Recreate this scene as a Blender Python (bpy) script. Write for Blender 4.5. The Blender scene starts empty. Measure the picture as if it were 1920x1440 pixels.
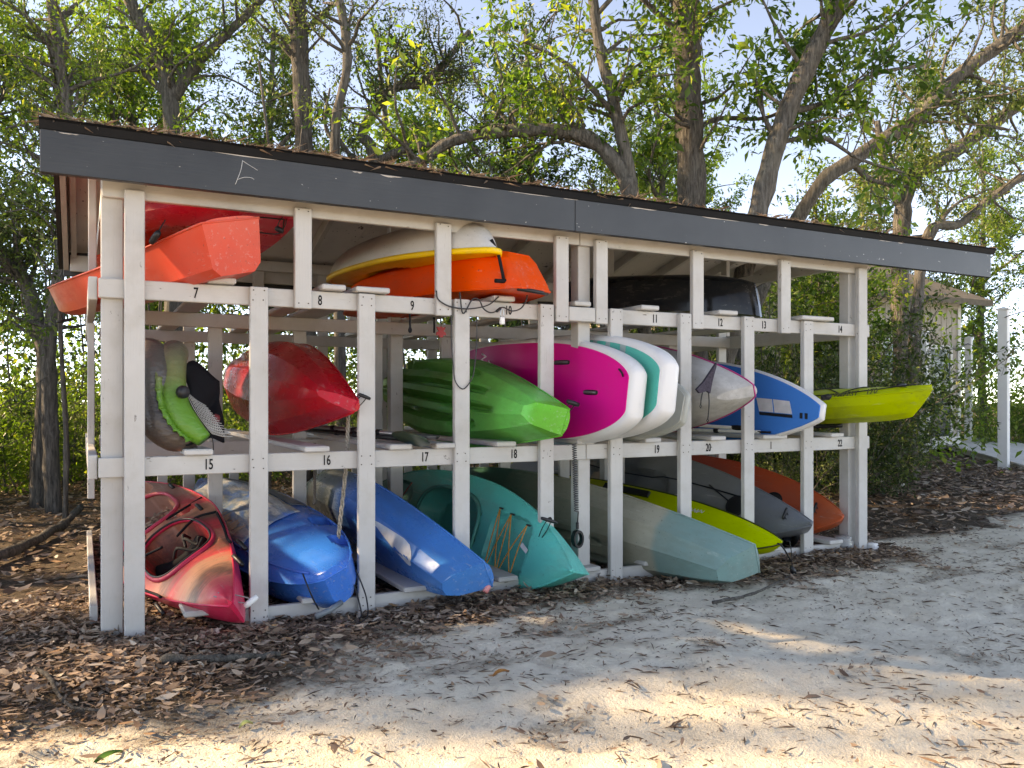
import bpy, bmesh, math, random
import numpy as np
from mathutils import Vector, Matrix

# ------------------------------------------------------------------ camera, sky, sun, exposure
SC = bpy.context.scene
COL = SC.collection
R = math.radians

cam_d = bpy.data.cameras.new('camera')
cam_d.sensor_width = 36.0
cam_d.lens = 36.0 * 1550.0 / 1920.0
cam_d.shift_y = (752 - 720) / 1920.0
cam_d.clip_end = 2000.0
cam_d.clip_start = 0.05
cam_o = bpy.data.objects.new('camera', cam_d)
COL.objects.link(cam_o)
cam_o.location = (-0.186, -4.388, 1.15)
cam_o.rotation_euler = (R(90), 0, R(-27.5))
SC.camera = cam_o

SUN_AZ = -56.0      # degrees clockwise from +Y: behind and to the left of the rack
SUN_EL = 27.0
world = bpy.data.worlds.new('World')
SC.world = world
world.use_nodes = True
wn = world.node_tree
bg = wn.nodes['Background']
sky = wn.nodes.new('ShaderNodeTexSky')
sky.sky_type = 'NISHITA'
sky.sun_disc = False
sky.sun_elevation = R(SUN_EL)
sky.sun_rotation = R(SUN_AZ)
sky.air_density = 1.0
sky.dust_density = 0.3
sky.ozone_density = 1.3
sky.altitude = 9000.0
wn.links.new(sky.outputs[0], bg.inputs[0])
bg.inputs[1].default_value = 0.15

sun_d = bpy.data.lights.new('sun', 'SUN')
sun_d.energy = 2.0  # low sun filtered by haze
sun_d.angle = R(1.6)
sun_d.color = (1.0, 0.95, 0.86)
sun_o = bpy.data.objects.new('sun', sun_d)
COL.objects.link(sun_o)
_ce = math.cos(R(SUN_EL))
_sd = Vector((-math.sin(R(SUN_AZ)) * _ce, -math.cos(R(SUN_AZ)) * _ce, -math.sin(R(SUN_EL))))
sun_o.rotation_euler = _sd.to_track_quat('-Z', 'Y').to_euler()
sun_o.location = (-8, 8, 12)

SC.view_settings.view_transform = 'Standard'
SC.view_settings.look = 'None'
SC.view_settings.exposure = 2.68
SC.view_settings.gamma = 1.0
SC.view_settings.use_curve_mapping = False
SC.view_settings.use_white_balance = True      # the photographer's balance for open shade
SC.view_settings.white_balance_temperature = 12400
SC.view_settings.white_balance_tint = 16
SC.cycles.use_denoising = True
SC.cycles.max_bounces = 8
SC.cycles.diffuse_bounces = 4
SC.cycles.glossy_bounces = 3
SC.cycles.transmission_bounces = 6
SC.cycles.transparent_max_bounces = 8
SC.cycles.caustics_reflective = False
SC.cycles.caustics_refractive = False

rnd = random.Random(7)
rng = np.random.default_rng(7)

# ------------------------------------------------------------------ helpers
def tag(o, label=None, cat=None, group=None, kind=None):
    if label: o['label'] = label
    if cat: o['category'] = cat
    if group: o['group'] = group
    if kind: o['kind'] = kind
    return o

def link(name, me, parent=None, mats=None):
    o = bpy.data.objects.new(name, me)
    COL.objects.link(o)
    if parent is not None: o.parent = parent
    if mats is not None and me is not None and not me.materials:
        for m in (mats if isinstance(mats, (list, tuple)) else [mats]): me.materials.append(m)
    return o

def empty(name, loc=(0, 0, 0)):
    o = bpy.data.objects.new(name, None)
    o.empty_display_size = 0.1
    COL.objects.link(o)
    o.location = loc
    return o

def mesh(name, v, f, smooth=False, sharp=None):
    me = bpy.data.meshes.new(name)
    me.from_pydata([tuple(map(float, p)) for p in v], [], [tuple(map(int, q)) for q in f])
    me.update()
    if smooth:
        me.polygons.foreach_set('use_smooth', np.ones(len(me.polygons), bool))
        if sharp: me.set_sharp_from_angle(angle=R(sharp))
    return me

def fast_mesh(name, v, quads=None, tris=None, smooth=False):
    """big meshes from numpy arrays"""
    me = bpy.data.meshes.new(name)
    v = np.asarray(v, np.float32)
    me.vertices.add(len(v)); me.vertices.foreach_set('co', v.ravel())
    idx, st, tot, c = [], [], [], 0
    for arr, k in ((quads, 4), (tris, 3)):
        if arr is not None and len(arr):
            arr = np.asarray(arr, np.int32)
            idx.append(arr.ravel()); n = len(arr)
            st.append(np.arange(n) * k + c); tot.append(np.full(n, k)); c += n * k
    idx = np.concatenate(idx); st = np.concatenate(st).astype(np.int32)
    me.loops.add(len(idx)); me.loops.foreach_set('vertex_index', idx)
    me.polygons.add(len(st)); me.polygons.foreach_set('loop_start', st)
    if smooth: me.polygons.foreach_set('use_smooth', np.ones(len(st), bool))
    me.update(calc_edges=True)
    return me

def box_mesh(name, lo, hi, bevel=0.004, jitter=0.0):
    lo, hi = Vector(lo), Vector(hi)
    bm = bmesh.new()
    bmesh.ops.create_cube(bm, size=1.0)
    c, s = (lo + hi) / 2, hi - lo
    for v in bm.verts:
        v.co = Vector((v.co.x * s.x + c.x, v.co.y * s.y + c.y, v.co.z * s.z + c.z))
    if bevel:
        bmesh.ops.bevel(bm, geom=bm.edges[:], offset=min(bevel, min(s) * .3), segments=1, affect='EDGES', profile=.5)
    me = bpy.data.meshes.new(name)
    bm.to_mesh(me); bm.free()
    return me

def tube(pts, r, seg=8, closed=False, caps=True):
    """verts, faces of a tube along pts; r a number or a list"""
    P = [Vector(p) for p in pts]
    n = len(P)
    rr = [r] * n if not hasattr(r, '__len__') else list(r)
    v, f = [], []
    up = Vector((0, 0, 1))
    prev = None
    for i in range(n):
        if closed: t = P[(i + 1) % n] - P[i - 1]
        else: t = P[min(i + 1, n - 1)] - P[max(i - 1, 0)]
        if t.length < 1e-9: t = Vector((0, 0, 1))
        t.normalize()
        if prev is None:
            a = t.cross(up)
            if a.length < .1: a = t.cross(Vector((1, 0, 0)))
        else:
            a = prev - t * prev.dot(t)
        a.normalize(); prev = a
        b = t.cross(a)
        for k in range(seg):
            th = 2 * math.pi * k / seg
            v.append(P[i] + (a * math.cos(th) + b * math.sin(th)) * rr[i])
    m = n if closed else n - 1
    for i in range(m):
        for k in range(seg):
            a0, a1 = i * seg + k, i * seg + (k + 1) % seg
            j = (i + 1) % n
            f.append((a0, a1, j * seg + (k + 1) % seg, j * seg + k))
    if caps and not closed:
        f.append(tuple(range(seg))[::-1]); f.append(tuple((n - 1) * seg + k for k in range(seg)))
    return v, f

def curve_pts(pts, n):
    """Catmull-Rom through pts"""
    P = [np.array(p, float) for p in pts]
    P = [2 * P[0] - P[1]] + P + [2 * P[-1] - P[-2]]
    out = []
    segs = len(P) - 3
    for u in np.linspace(0, segs, n):
        i = min(int(u), segs - 1); t = u - i
        a, b, c, d = P[i:i + 4]
        out.append(.5 * ((2 * b) + (-a + c) * t + (2 * a - 5 * b + 4 * c - d) * t * t + (-a + 3 * b - 3 * c + d) * t ** 3))
    return out

def cord(name, pts, r, mat, parent=None, n=None, seg=6, closed=False):
    if n: pts = curve_pts(pts, n)
    v, f = tube(pts, r, seg, closed)
    return link(name, mesh(name, v, f, True), parent, mat)

def merge(parts):
    V, Fc = [], []
    for v, f in parts:
        o = len(V); V += list(v); Fc += [tuple(i + o for i in q) for q in f]
    return V, Fc

def text_mesh(s, size, narrow=1.0, bold=0.0, depth=0.0015, shear=0.0):
    cu = bpy.data.curves.new('lettering', 'FONT')
    cu.body = s; cu.size = size; cu.extrude = depth; cu.offset = bold; cu.shear = shear
    cu.align_x = 'CENTER'; cu.align_y = 'CENTER'; cu.resolution_u = 3
    o = bpy.data.objects.new('lettering', cu)
    COL.objects.link(o)
    dg = bpy.context.evaluated_depsgraph_get()
    me = bpy.data.meshes.new_from_object(o.evaluated_get(dg))
    bpy.data.objects.remove(o); bpy.data.curves.remove(cu)
    for v in me.vertices: v.co.x *= narrow
    return me

# ------------------------------------------------------------------ materials
class NT:
    def __init__(self, name):
        self.m = bpy.data.materials.new(name); self.m.use_nodes = True
        self.t = self.m.node_tree; self.p = self.t.nodes['Principled BSDF']
        self.out = self.t.nodes['Material Output']
        self.tc = None
    def n(self, typ, **kw):
        nd = self.t.nodes.new('ShaderNode' + typ)
        for k, v in kw.items():
            if k.startswith('i_'):
                key = k[2:].replace('_', ' ')
                sock = nd.inputs[int(key)] if key.isdigit() else nd.inputs[key]
                self.set(sock, v)
            else: setattr(nd, k, v)
        return nd
    def set(self, sock, v):
        if isinstance(v, bpy.types.NodeSocket): self.t.links.new(v, sock)
        else:
            if hasattr(sock.default_value, '__len__') and len(sock.default_value) == 4 and len(v) == 3: v = (*v, 1)
            sock.default_value = v
    def obj(self):
        if not self.tc: self.tc = self.n('TexCoord')
        return self.tc.outputs['Object']
    def mapping(self, scale=(1, 1, 1), src=None, rot=(0, 0, 0)):
        return self.n('Mapping', i_Vector=src or self.obj(), i_Scale=scale, i_Rotation=rot).outputs[0]
    def noise(self, scale, vec=None, detail=4, rough=.55, dist=0.0):
        return self.n('TexNoise', i_Vector=vec or self.obj(), i_Scale=scale, i_Detail=detail, i_Roughness=rough, i_Distortion=dist).outputs[0]
    def ramp(self, fac, stops, interp='LINEAR'):
        nd = self.n('ValToRGB', i_Fac=fac); cr = nd.color_ramp; cr.interpolation = interp
        while len(cr.elements) < len(stops): cr.elements.new(.5)
        for e, (p, c) in zip(cr.elements, stops):
            e.position = p; e.color = (*c, 1) if hasattr(c, '__len__') else (c, c, c, 1)
        return nd.outputs[0]
    def mix(self, fac, a, b, blend='MIX'):
        nd = self.n('Mix', data_type='RGBA', blend_type=blend)
        self.set(nd.inputs[0], fac); self.set(nd.inputs[6], a); self.set(nd.inputs[7], b)
        return nd.outputs[2]
    def math(self, op, a, b=0.0, clamp=False):
        nd = self.n('Math', operation=op, use_clamp=clamp)
        self.set(nd.inputs[0], a); self.set(nd.inputs[1], b)
        return nd.outputs[0]
    def bump(self, h, strength=.3, dist=.01):
        b = self.n('Bump', i_Height=h, i_Strength=strength, i_Distance=dist)
        self.t.links.new(b.outputs[0], self.p.inputs['Normal'])
        return b
    def base(self, c, rough=.5, spec=.5, metal=0.0):
        self.set(self.p.inputs['Base Color'], c); self.set(self.p.inputs['Roughness'], rough)
        self.set(self.p.inputs['Specular IOR Level'], spec); self.set(self.p.inputs['Metallic'], metal)
        return self.m

def simple(name, c, rough=.5, spec=.5, metal=0.0, var=.12, scale=18):
    t = NT(name)
    nz = t.noise(scale)
    k = t.ramp(nz, [(.25, 1 - var), (.75, 1 + var)])
    return t.base(t.mix(1.0, (*c, 1), k, 'MULTIPLY'), rough, spec, metal)

def white_paint(name, axis):
    t = NT(name)
    sc = [14, 14, 14]; sc[axis] = .9
    grain = t.noise(6, t.mapping(sc), 5, .6)
    blot = t.noise(2.6, None, 3)
    col = t.ramp(blot, [(.3, (.45, .43, .405)), (.7, (.53, .515, .49))])
    # scuffs, mildew flecks and bare knots
    fl = t.noise(34, t.mapping([1.0 if i != axis else .35 for i in range(3)]), 3, .7)
    flm = t.ramp(fl, [(.68, 0.0), (.72, 1.0)])
    col = t.mix(t.math('MULTIPLY', flm, .8), col, (.09, .075, .06))
    gr = t.noise(5.5, None, 6, .7)
    grm = t.ramp(gr, [(.48, 0.0), (.70, 1.0)])
    col = t.mix(t.math('MULTIPLY', grm, .42), col, (.36, .33, .28))
    # paint cracks along the grain
    ck = t.ramp(t.noise(9, t.mapping([26 if i != axis else .7 for i in range(3)]), 3, .6), [(.66, 0.0), (.71, 1.0)])
    col = t.mix(t.math('MULTIPLY', ck, .45), col, (.25, .22, .18))
    t.bump(t.math('ADD', grain, t.math('MULTIPLY', flm, -.6)), .25, .004)
    return t.base(col, .55, .4)

WHITE = [white_paint('white_paint_x', 0), white_paint('white_paint_y', 1), white_paint('white_paint_z', 2)]

def dark_paint():
    t = NT('charcoal_paint')
    g = t.noise(7, t.mapping((.7, 14, 14)), 5, .6)
    b = t.noise(3.0, None, 4)
    col = t.ramp(b, [(.3, (.015, .0165, .018)), (.75, (.029, .031, .033))])
    fl = t.ramp(t.noise(38, t.mapping((.6, 1, 1)), 2, .6), [(.735, 0.0), (.76, 1.0)])
    col = t.mix(fl, col, (.42, .40, .36))
    t.bump(g, .25, .003)
    return t.base(col, .42, .5)
CHAR = dark_paint()
ROOFING = simple('black_drip_edge', (.008, .009, .011), .6, .15)
SHINGLE = simple('weathered_shingle', (.10, .085, .07), .9, .2, var=.4, scale=30)

def plastic(name, stops, x0, x1, rough=.38, axis='X', dirt=(.16, .135, .10), dirt_amt=.35, wob=.12, fade=None, fade_amt=.0, band_noise=None, streak=False):
    """moulded boat plastic: colour runs along the boat, sun-fade, grime, scuffs"""
    t = NT(name)
    sep = t.n('SeparateXYZ', i_Vector=t.obj())
    pos = sep.outputs[axis]
    nz = t.noise(2.2, None, 3)
    if streak:
        nz = t.noise(4.0, t.mapping((2.2, .7, .7)), 6, .75, .8)
        pos = t.math('ADD', pos, t.math('MULTIPLY', t.math('ABSOLUTE', t.math('SUBTRACT', sep.outputs['Y'], .02)), -.75))
    p = t.n('MapRange', i_Value=pos, i_From_Min=x0, i_From_Max=x1).outputs[0]
    p = t.math('ADD', p, t.math('MULTIPLY', t.math('SUBTRACT', nz, .5), wob))
    col = t.ramp(p, stops)
    if fade is not None:
        fm = t.ramp(t.noise(1.7, None, 5, .65), [(.42, 0.0), (.66, 1.0)])
        col = t.mix(t.math('MULTIPLY', fm, fade_amt), col, fade)
    dm = t.ramp(t.noise(4.5, t.mapping((.55, 1.2, 1.2)), 7, .72), [(.46, 0.0), (.70, 1.0)])
    col = t.mix(t.math('MULTIPLY', dm, dirt_amt), col, dirt)
    sc = t.ramp(t.noise(26, t.mapping((.10, 1.0, 1.3)), 4, .75), [(.62, 0.0), (.70, 1.0)])
    col = t.mix(t.math('MULTIPLY', sc, .16), col, (.62, .60, .56))
    sp = t.ramp(t.noise(70, None, 2, .6), [(.69, 0.0), (.73, 1.0)])
    col = t.mix(t.math('MULTIPLY', sp, .55), col, (.05, .045, .04))
    # abrasion on the ends, where boats are dragged
    en = t.ramp(t.n('MapRange', i_Value=t.math('ABSOLUTE', t.n('SeparateXYZ', i_Vector=t.obj()).outputs['X']), i_From_Min=x1 * .72, i_From_Max=x1).outputs[0], [(0, 0.0), (1, 1.0)])
    ab = t.ramp(t.math('ADD', t.noise(30, t.mapping((.3, 1.4, 1.4)), 6, .75), t.math('MULTIPLY', en, .16)), [(.72, 0.0), (.80, 1.0)])
    col = t.mix(t.math('MULTIPLY', ab, .35), col, dirt if not fade else (.42, .41, .38))
    t.bump(t.math('ADD', t.noise(60, None, 3), t.math('MULTIPLY', sc, -.8)), .10, .003)
    rg = t.math('ADD', rough, t.math('MULTIPLY', dm, .25))
    return t.base(col, rg, .28)

BLACK = simple('black_rubber', (.012, .012, .013), .45, .4)
BLACKCLOTH = simple('black_nylon', (.010, .010, .012), .8, .2)
GREYCORD = simple('grey_cord', (.30, .29, .27), .8, .2)
STEEL = simple('dull_steel', (.42, .43, .44), .35, .5, .9)
WIRE = simple('dark_cable', (.035, .034, .036), .5, .4)
WHITEPLAST = simple('white_plastic', (.72, .71, .69), .4, .5)
INK = simple('black_lettering', (.008, .008, .009), .6, .2)
# ------------------------------------------------------------------ the kayak rack
rack = empty('kayak_rack', (0, 0, 0))
tag(rack, 'long white timber kayak rack with numbered bays under a charcoal-edged shed roof', 'kayak rack')

def board(name, lo, hi, axis, mat=None, parent=None, bevel=.004):
    return link(name, box_mesh(name, lo, hi, bevel), parent or rack, mat or WHITE[axis])

PX = [(.582, .673), (1.156, 1.25), (1.727, 1.822), (2.294, 2.389), (2.808, 2.903), (3.37, 3.465), (3.936, 4.031), (4.512, 4.610)]
UPX = [(.81, .90), (1.614, 1.707), (2.405, 2.497), (2.699, 2.788), (3.479, 3.574), (4.286, 4.381)]
T = .038
# corner boards, front posts
board('post', (-.004, 0, -.05), (.087, T, 2.172), 2)
board('post', (5.095, 0, -.05), (5.19, T, 2.172), 2)
for a, b in PX:
    board('post', (a, rnd.uniform(-.002, .002), -.06), (b, T, 1.743 + rnd.uniform(-.004, .003)), 2)
for a, b in UPX:
    board('stud', (a, rnd.uniform(-.002, .002), 1.640), (b, T, 2.172), 2)
board('block', (2.500, .001, 1.650), (2.695, T - .002, 1.738), 0)
# square posts behind the front frame
for x in (-.103, 2.615, 5.075):
    board('square_post', (x, .081, -.06), (x + .09 + (.008 if x < 0 else 0), .172, 2.30), 2)
# front rails: two lengths each
for z0, z1 in ((1.648, 1.742), (.780, .876)):
    board('rail', (-.115, T + .002, z0), (2.648, .078, z1), 0)
    board('rail', (2.652, T + .002, z0 + .001), (5.262, .078, z1 + .001), 0)
board('rail', (.56, T + .004, -.03), (2.42, .078, .072), 0)
board('rail', (2.43, T + .004, -.03), (5.09, .078, .070), 0)
board('plate', (-.10, T + .002, 2.135), (2.60, .078, 2.285), 0)
board('plate', (2.604, T + .002, 2.135), (5.24, .078, 2.285), 0)
# middle frame and back frame
for Y, tall in ((1.57, False), (3.13, True)):
    xs = [.03] + [(a + b) / 2 for a, b in PX] + [5.14]
    for i, x in enumerate(xs):
        w = .047
        board('post', (x - w, Y, -.05), (x + w, Y + T, 1.742 if (not tall and i not in (0, 9)) else 2.33), 2)
    for z0, z1 in ((1.650, 1.744), (.782, .876), (-.02, .07)):
        board('rail', (-.06, Y - T - .002, z0), (5.22, Y - .002, z1), 0)
    if tall:
        board('plate', (-.10, Y - T - .002, 2.30), (5.26, Y - .002, 2.39), 0)
for x in (.42, 1.0, 1.55, 2.1, 2.62, 3.15, 3.7, 4.25, 4.85):
    board('picket', (x - .04, 3.172, -.02), (x + .04, 3.195, .90 if x > 1.3 else .86), 2)
for x in (1.95, 3.9):
    board('ridge_post', (x - .05, 1.62, -.05), (x + .05, 1.70, 2.75), 2)
board('back_post', (1.985, 2.98, 1.76), (2.105, 3.07, 2.46), 2)
# side rails
for x0, x1 in ((-.158, -.118), (5.195, 5.233)):
    for z0, z1 in ((1.640, 1.752), (.772, .888)):
        board('side_rail', (x0, .083, z0), (x1, 3.17, z1), 1)
board('side_sill', (-.150, .36, -.02), (-.112, 3.17, .10), 1)
board('side_plate', (5.165, .18, 2.20), (5.205, 3.10, 2.28), 1)
board('side_plate', (-.095, .18, 2.20), (-.055, 3.10, 2.28), 1)
board('side_stud', (-.155, 1.30, .55), (-.115, 1.39, 1.63), 2)
# upper left gable stud, bare pale timber
board('gable_stud', (-.152, 1.05, 1.77), (-.108, 1.14, 2.60), 2)
board('gable_stud', (5.20, 1.585, 1.76), (5.245, 1.66, 2.62), 2)

# shelf planks running front to back
def plank(x0, x1, z, y0=-.015, y1=3.16, th=.030):
    o = board('shelf_plank', (x0, y0 + rnd.uniform(-.012, .012), z), (x1, y1 + rnd.uniform(-.05, .0), z + th), 1, bevel=.006)
    return o
for x0, x1 in ((.264, .402), (.857, .990), (1.33, 1.46), (1.60, 1.72), (1.991, 2.123), (2.55, 2.68), (3.063, 3.193), (3.628, 3.761), (4.10, 4.33), (4.779, 4.916)):
    plank(x0, x1, .879)
for x0, x1 in ((.377, .513), (.95, 1.08), (1.138, 1.33), (1.974, 2.116), (2.54, 2.66), (3.038, 3.184), (3.689, 3.858), (4.472, 4.80)):
    plank(x0, x1, 1.746)
for x0, x1 in ((.264, .402), (.846, .985), (1.414, 1.552), (2.002, 2.134), (2.60, 2.73), (3.06, 3.20), (3.62, 3.76), (4.157, 4.30), (4.774, 4.916)):
    plank(x0, x1, .074)

# painted bay numbers
for s, x, z in (('7', .324, 1.692), ('8', .953, 1.69), ('9', 1.48, 1.69), ('10', 2.094, 1.694), ('11', 3.188, 1.694), ('12', 3.749, 1.694), ('13', 4.156, 1.694), ('14', 4.933, 1.694),
                ('15', .385, .827), ('16', .988, .828), ('17', 1.555, .828), ('18', 2.13, .828), ('19', 3.202, .828), ('20', 3.644, .828), ('1', 4.225, .828), ('22', 4.933, .828)):
    o = link('bay_number', text_mesh(s, .075, .62, .0012, .0008), rack, INK)
    o.matrix_local = Matrix.Translation((x, T + .0005, z)) @ Matrix.Rotation(R(90), 4, 'X')

# nails and rail hooks
nail_me = None
def nail_heads(pts):
    parts = []
    for (x, y, z) in pts:
        n = 7
        v = [(x + .0038 * math.cos(2 * math.pi * k / n), y, z + .0038 * math.sin(2 * math.pi * k / n)) for k in range(n)] + [(x, y - .0012, z)]
        parts.append((v, [((k + 1) % n, k, n) for k in range(n)]))
    v, f = merge(parts)
    return mesh('nail_heads', v, f)
NAIL = simple('rusty_nail', (.06, .045, .035), .7, .3)
pts = []
for a, b in PX:
    for zc in (.828, 1.695, .05):
        for dx in (.018, .07):
            for dz in (-.022, .022): pts.append((a + dx + rnd.uniform(-.006, .006), -.0032, zc + dz + rnd.uniform(-.006, .006)))
for a, b in UPX:
    for zc in (1.672, 2.155):
        for dx in (.02, .07): pts.append((a + dx, -.0032, zc + rnd.uniform(-.01, .01)))
tag(link('nail_heads', nail_heads(pts), rack, NAIL), kind='stuff')

# ------------------------------------------------------------------ the roof (a part of the rack)
YE0, YE1, YR = -.10, 3.27, 1.585
ZE, PITCH = 2.375, .275
ZR = ZE + PITCH * (YR - YE0)
X0, X1 = -.32, 6.50
def slab(name, x0, x1, ya, yb, z_of, th, mat, parent):
    v = []
    for x in (x0, x1):
        for y in (ya, yb):
            for dz in (0, th): v.append((x, y, z_of(y) + dz))
    f = [(0, 1, 3, 2), (4, 6, 7, 5), (0, 4, 5, 1), (2, 3, 7, 6), (1, 5, 7, 3), (0, 2, 6, 4)]
    return link(name, mesh(name, v, f), parent, mat)
zf = lambda y: ZE + PITCH * (y - YE0)
zb = lambda y: ZE + PITCH * (YE1 - y)
def ceiling_mat():
    t = NT('ceiling_paint')
    b = t.noise(3, None, 4)
    col = t.ramp(b, [(.3, (.55, .53, .51)), (.7, (.64, .62, .60))])
    fl = t.ramp(t.noise(17, t.mapping((1, .6, 1)), 2, .5), [(.69, 0.0), (.715, 1.0)])
    col = t.mix(t.math('MULTIPLY', fl, .85), col, (.09, .06, .045))
    fl2 = t.ramp(t.noise(45, t.mapping((1, .5, 1)), 2, .5), [(.70, 0.0), (.73, 1.0)])
    col = t.mix(t.math('MULTIPLY', fl2, .8), col, (.07, .05, .04))
    t.bump(t.noise(30, t.mapping((12, .6, 1)), 3), .2, .003)
    return t.base(col, .7, .3)
CEIL = ceiling_mat()
roof = slab('roof', X0 - .02, X1 + .02, YE0 - .05, YR, lambda y: zf(y) + .024, .012, SHINGLE, rack)
slab('shingles', X0 - .02, X1 + .02, YR, YE1 + .05, lambda y: zb(y) + .024, .012, SHINGLE, roof)
px_edges = list(np.linspace(X0, X1, 7))
for i in range(6):
    g = .0015
    slab('roof_panel', px_edges[i] + g, px_edges[i + 1] - g, YE0 - .02, YR - .002, zf, .018, CEIL, roof)
    slab('roof_panel', px_edges[i] + g, px_edges[i + 1] - g, YR + .002, YE1 + .02, zb, .018, CEIL, roof)
for x in np.arange(X0 + .06, X1 - .02, .61):
    slab('rafter', x, x + .038, YE0 + .03, YR - .022, lambda y: zf(y) - .094, .092, WHITE[1], roof)
    slab('rafter', x, x + .038, YR + .022, YE1 - .03, lambda y: zb(y) - .094, .092, WHITE[1], roof)
board('ridge_board', (X0 + .02, YR - .019, ZR - .17), (X1 - .02, YR + .019, ZR - .03), 0, parent=roof)
# fascia: charcoal boards with a joint, black drip edge above, pale bare lip below
FY = YE0 - .022
for xa, xb in ((X0, 2.452), (2.455, X1)):
    board('fascia_board', (xa - (.032 if xa == X0 else 0), FY - .022, 2.174), (xb, FY + .018, 2.388), 0, CHAR, roof, .003)
    board('fascia_board', (xa, YE1 + .022, 2.174), (xb, YE1 + .060, 2.388), 0, CHAR, roof, .003)
# drip edge leans outwards
v = []
for x in (X0 - .035, X1 + .035):
    v += [(x, FY - .028, 2.368), (x, FY - .044, 2.402), (x, FY - .060, 2.410), (x, FY + .04, 2.428), (x, FY + .02, 2.38), (x, FY - .02, 2.364)]
f = [(0, 1, 2, 3, 4, 5), (11, 10, 9, 8, 7, 6)] + [(i, i + 6, (i + 1) % 6 + 6, (i + 1) % 6) for i in range(6)]
link('drip_edge', mesh('drip_edge', v, f), roof, ROOFING)
for xa, sgn in ((X0, -1), (X1, 1)):
    for ya, yb, zfun in ((YE0 - .02, YR - .002, zf), (YR + .002, YE1 + .02, zb)):
        xo = xa - .030 if sgn < 0 else xa + .002
        slab('barge_board', xo, xo + .028, ya, yb, lambda y, z_=zfun: z_(y) - .145, .17, CHAR, roof)
        xi = xa + .004 if sgn < 0 else xa - .040
        slab('barge_rafter', xi, xi + .036, ya + .03, yb, lambda y, z_=zfun: z_(y) - .15, .148, WHITE[1], roof)
board('back_blocking', (X0 + .05, YE1 - .10, 2.20), (X1 - .05, YE1 - .062, 2.33), 0, parent=roof)
# peeled paint and the pale strip under the drip edge
PALE = simple('bare_wood', (.50, .44, .38), .8, .2, var=.25, scale=12)
x = -.28
while x < 6.3:
    L_ = rnd.uniform(.05, .34)
    if rnd.random() < (.7 if x < 2.6 else .35):
        h = rnd.uniform(.003, .009)
        zt = 2.362 + rnd.uniform(-.003, .003)
        k = 7
        xs = np.linspace(x, x + L_, k)
        v = [(a, FY - .0235, zt) for a in xs] + [(a, FY - .0235, zt - h * (.3 + rnd.random()) * (0 if i in (0, k - 1) else 1)) for i, a in enumerate(xs)]
        v += [(p[0], p[1] + .004, p[2]) for p in v]
        f = [(i, i + k, i + k + 1, i + 1) for i in range(k - 1)]
        link('paint_chip', mesh('paint_chip', v, f), roof, PALE)
    x += L_ + rnd.uniform(.05, .5)
# scratched mark on the fascia: a hooked letter-like scrawl
SCR = simple('pale_scratch', (.55, .55, .54), .8, .2)
for pts in ([(.447, 2.345), (.440, 2.30), (.425, 2.255), (.413, 2.222)], [(.447, 2.343), (.475, 2.328), (.52, 2.305)], [(.424, 2.248), (.455, 2.262), (.49, 2.264), (.503, 2.256)]):
    cord('scratch', [(a + .073, FY - .0225, b - .004) for a, b in pts],   .0014, SCR, roof, n=10, seg=4)
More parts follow.
